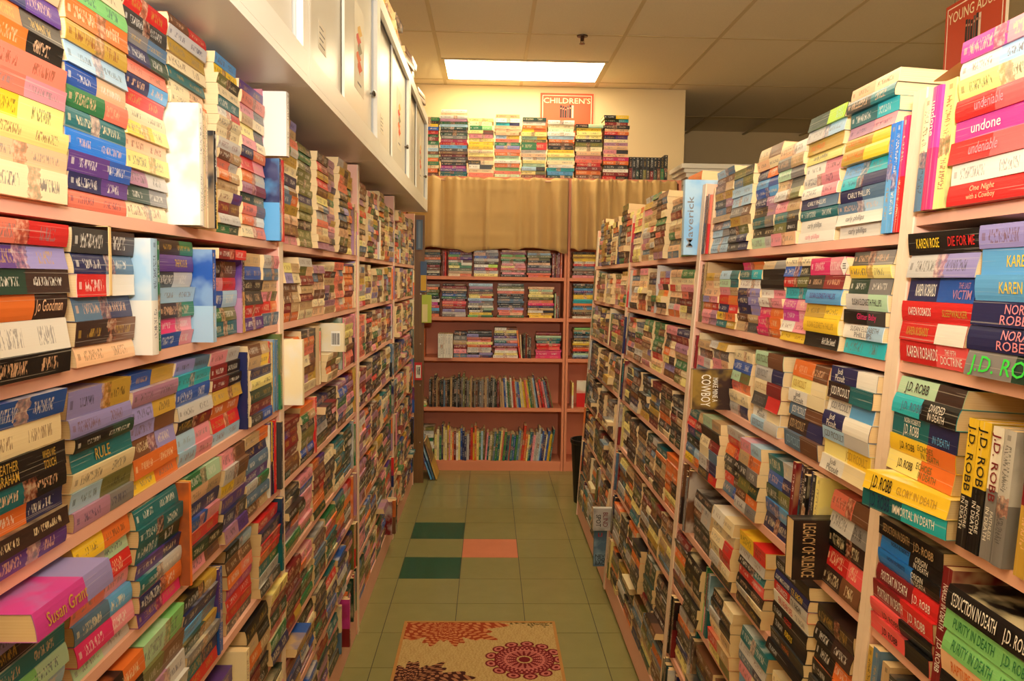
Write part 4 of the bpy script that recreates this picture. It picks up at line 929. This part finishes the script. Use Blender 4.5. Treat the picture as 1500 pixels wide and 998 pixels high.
def label_of(b):
    s, u, r, k, i, n, pos = b['where']; c = cname(b)
    if s == 'F':
        if u == 'top': place = 'on top of far bookcase'
        else:
            w_ = {FZ[1]: 'upper', FZ[2]: 'second', FZ[3]: 'third', FZ[4]: 'fourth', FZ[5]: 'lowest'}[r]; place = 'far bookcase, %s shelf below curtain' % w_
        if k == 'u': return '%s upright book, %s from left, %s' % (c, ordn(b['ui']), place)
        return '%s book, %s from bottom, %s pile from left, %s' % (c, ordn(i), ordn(lr[((s, u, r), k)]), place)
    if k == 'u': return '%s book standing upright, %s from left on %s of %s' % (c, ordn(b['ui']), SH[r], CASE[(s, u)])
    return '%s paperback, %s from bottom, pile %s from left, %s, %s' % (c, ordn(i), ordn(lr[((s, u, r), k)]), SH[r], CASE[(s, u)])
pb = sorted([b for b in BOOKS if b['kind'] == 'paperback'], key=lambda b: -b['area'])
ind = {id(b) for b in pb[:300] if b['area'] > 0}
rest = MB()
for b in BOOKS:
    if id(b) in ind: individual(b, 'paperback_book', 'paperback', label_of(b), 'paperbacks on the long bookcases')
    elif b['kind'] == 'trade' and b['area'] > 0: individual(b, 'upright_book', 'book', label_of(b), 'books standing upright among the paperbacks')
    elif b['kind'] == 'hardcover': b.update(cov=.002, over=.003, skew=0.); individual(b, 'hardcover_book', 'hardcover', label_of(b), 'hardcovers on top of the far bookcase')
    elif b['kind'] == 'child': b.update(skew=0.); individual(b, 'childrens_book', "children's book", label_of(b), "children's books in the far bookcases")
    elif b['kind'] == 'picture': b.update(skew=0.); individual(b, 'picture_book', 'picture book', label_of(b), 'picture books standing in the far bookcase')
    elif b['kind'] == 'special':
        lab, nm, ct_ = b['sl']; root = individual(b, nm, ct_, lab, None); off = root.location.copy()
        if b.get('vtext'): lettering([(b['vtext'][0], .10, .78, .03, .16, b['vtext'][1])], lambda l, t: book_frame_pt(b, b['L']-l, b['T']+.0012, -.002-(.20*b['W']-t*1.)), b['L'], b['W'], 'cover_title', root, off)
        if b.get('barcode'):
            boxobj('barcode_label', (b['O'].x+b['L']-.042-off.x, b['O'].y-.0012-off.y, b['O'].z-.075-off.z), (b['O'].x+b['L']-.012-off.x, b['O'].y-.0004-off.y, b['O'].z-.025-off.z), plain((240, 234, 220), .6, 'label_paper'), root)
            m = MB()
            for k in range(9): m.box((b['O'].x+b['L']-.040-off.x+k*.003, b['O'].y-.0016-off.y, b['O'].z-.070-off.z), (b['O'].x+b['L']-.040-off.x+k*.003+random.choice([.001, .0018]), b['O'].y-.0013-off.y, b['O'].z-.032-off.z))
            tag(link('barcode_bars', m.mesh('barcode_bars', [plain((30, 28, 28), .6, 'print')]), root), kind='stuff')
    else: add_cover(rest, b, True); add_pages(rest, b, True, 1)
o = link('paperback_books', rest.mesh('paperback_books', [M_COVER, M_PAGE], attrs=True, uvs=True))
tag(o, 'hundreds of smaller paperbacks crammed on the shelves along both sides of the aisle', 'paperbacks', kind='stuff')
print('BOOKS', len(BOOKS), {k: sum(b['kind'] == k for b in BOOKS) for k in ('paperback', 'trade', 'filler', 'hardcover', 'child')}, 'smallest individual', pb[299]['area'])

# ================================================================== small things among the books
# rubber band round three paperbacks
yb = S_at('L', 150, 1.45); z0, z1 = ROWZ[1]+.093, ROWZ[1]+.187
m = MB()
for lo, hi in (((-.5235, yb-.003, z0-.001), (-.5222, yb+.003, z1+.001)), ((-.650, yb-.003, z0-.001), (-.649, yb+.003, z1+.001)), ((-.650, yb-.003, z1), (-.5222, yb+.003, z1+.001)), ((-.650, yb-.003, z0-.001), (-.5222, yb+.003, z0))): m.box(lo, hi)
tag(link('rubber_band', m.mesh('rubber_band', [plain((226, 190, 128), .6, 'rubber')])), 'cream rubber band stretched around dark paperbacks on the second left shelf', 'rubber band')
# price sticker on a pink paperback
p = front('R', S_at('R', 1253, 1.53), 1.53); c = Vector((p.x-.020, p.y, 1.53)); d = .017; root = tag(empty('price_sticker', c), 'white diamond price sticker on the hot pink paperback of the second right shelf', 'sticker')
m = MB(); m.quad([(0, -d, 0), (0, 0, d), (0, d, 0), (0, 0, -d)]); m.quad([(.0008, 0, -d), (.0008, d, 0), (.0008, 0, d), (.0008, -d, 0)])
link('paper', m.mesh('paper', [plain((240, 234, 222), .6, 'label_paper')]), root)
for k in range(3): boxobj('print_line', (-.0004, -.006, -.005+k*.004), (-.0001, .006, -.0035+k*.004), plain((90, 84, 80), .6, 'print'), root)
# things hung on the wooden post
def hung(name, label, cat, px0, px1, py0, py1, yy, rgb, T=.008, extra=None):
    a, b = at(px0, py0, 1, yy), at(px1, py1, 1, yy); x0, x1, z0, z1 = min(a.x, b.x), max(a.x, b.x), min(a.z, b.z), max(a.z, b.z)
    root = tag(empty(name, ((x0+x1)/2, yy, z0)), label, cat); w_ = (x1-x0)/2
    boxobj('front', (-w_, -T/2, 0), (w_, T/2, z1-z0), plain(rgb, .5, 'card'), root, .001)
    for (nm, u0, u1, v0, v1, c) in extra or []:
        boxobj(nm, (-w_+2*w_*u0, -T/2-.001, (z1-z0)*v0), (-w_+2*w_*u1, -T/2-.0002, (z1-z0)*v1), plain(c, .6, 'card'), root)
hung('notepad', 'lime green notepad hanging by the wooden post', 'notepad', 618, 632, 432, 473, 5.725, (176, 190, 60), .012, [('paper_sheet', .05, .6, .03, .66, (222, 206, 140))])
hung('booklet', 'blue and yellow booklet hanging above the lime notepad', 'booklet', 616, 625, 383, 428, 5.725, (60, 84, 120), .01, [('yellow_panel', .05, .95, .04, .55, (206, 160, 50))])
hung('cloth_strap', 'blue cloth strap hanging at the top of the wooden post', 'strap', 610, 619, 322, 366, 5.725, (82, 100, 120), .01, [('stripe', .3, .7, .05, .95, (110, 128, 146))])
hung('shelf_tag', 'red tag with a white barcode panel on the wooden post', 'tag', 602, 618, 531, 557, 5.725, (196, 40, 34), .006, [('white_panel', .45, .9, .12, .85, (232, 222, 204)), ('barcode_bar', .55, .62, .3, .75, (30, 28, 28)), ('barcode_bar', .70, .80, .3, .75, (30, 28, 28))])
# folded tan paper lying on the topmost pile of the right bookcases
root = tag(empty('paper_folder', (.762, 1.235, 1.838)), 'folded tan paper lying on the books at the top right', 'paper')
m = MB(); P_ = [(-.05, -.10, .012), (.16, -.12, .030), (.17, .10, .004), (-.03, .12, -.008)]
for dz, t_ in ((0, 0), (.0012, 1)): m.quad([(x, y, z+dz) for x, y, z in (P_ if t_ else P_[::-1])])
link('lower_sheet', m.mesh('lower_sheet', [plain((226, 176, 116), .7, 'manila')]), root)
m = MB(); P_ = [(-.04, -.09, .016), (.16, -.11, .036), (.16, .02, .028), (-.02, .03, .010)]
for dz, t_ in ((0, 0), (.0012, 1)): m.quad([(x, y, z+dz) for x, y, z in (P_ if t_ else P_[::-1])])
link('upper_sheet', m.mesh('upper_sheet', [plain((236, 222, 196), .7, 'paper')]), root)
# yellow carton on the wall cabinets
root = tag(empty('carton', (-.49, 3.30, CBZ1+.001)), 'yellow carton standing on top of the white cabinets', 'carton')
boxobj('box', (-.05, -.06, 0), (.05, .06, .26), plain((226, 168, 40), .6, 'yellow_card'), root, .002); boxobj('lid_flap', (-.05, -.06, .2602), (.05, .0, .2622), plain((214, 156, 36), .6, 'yellow_card2'), root)
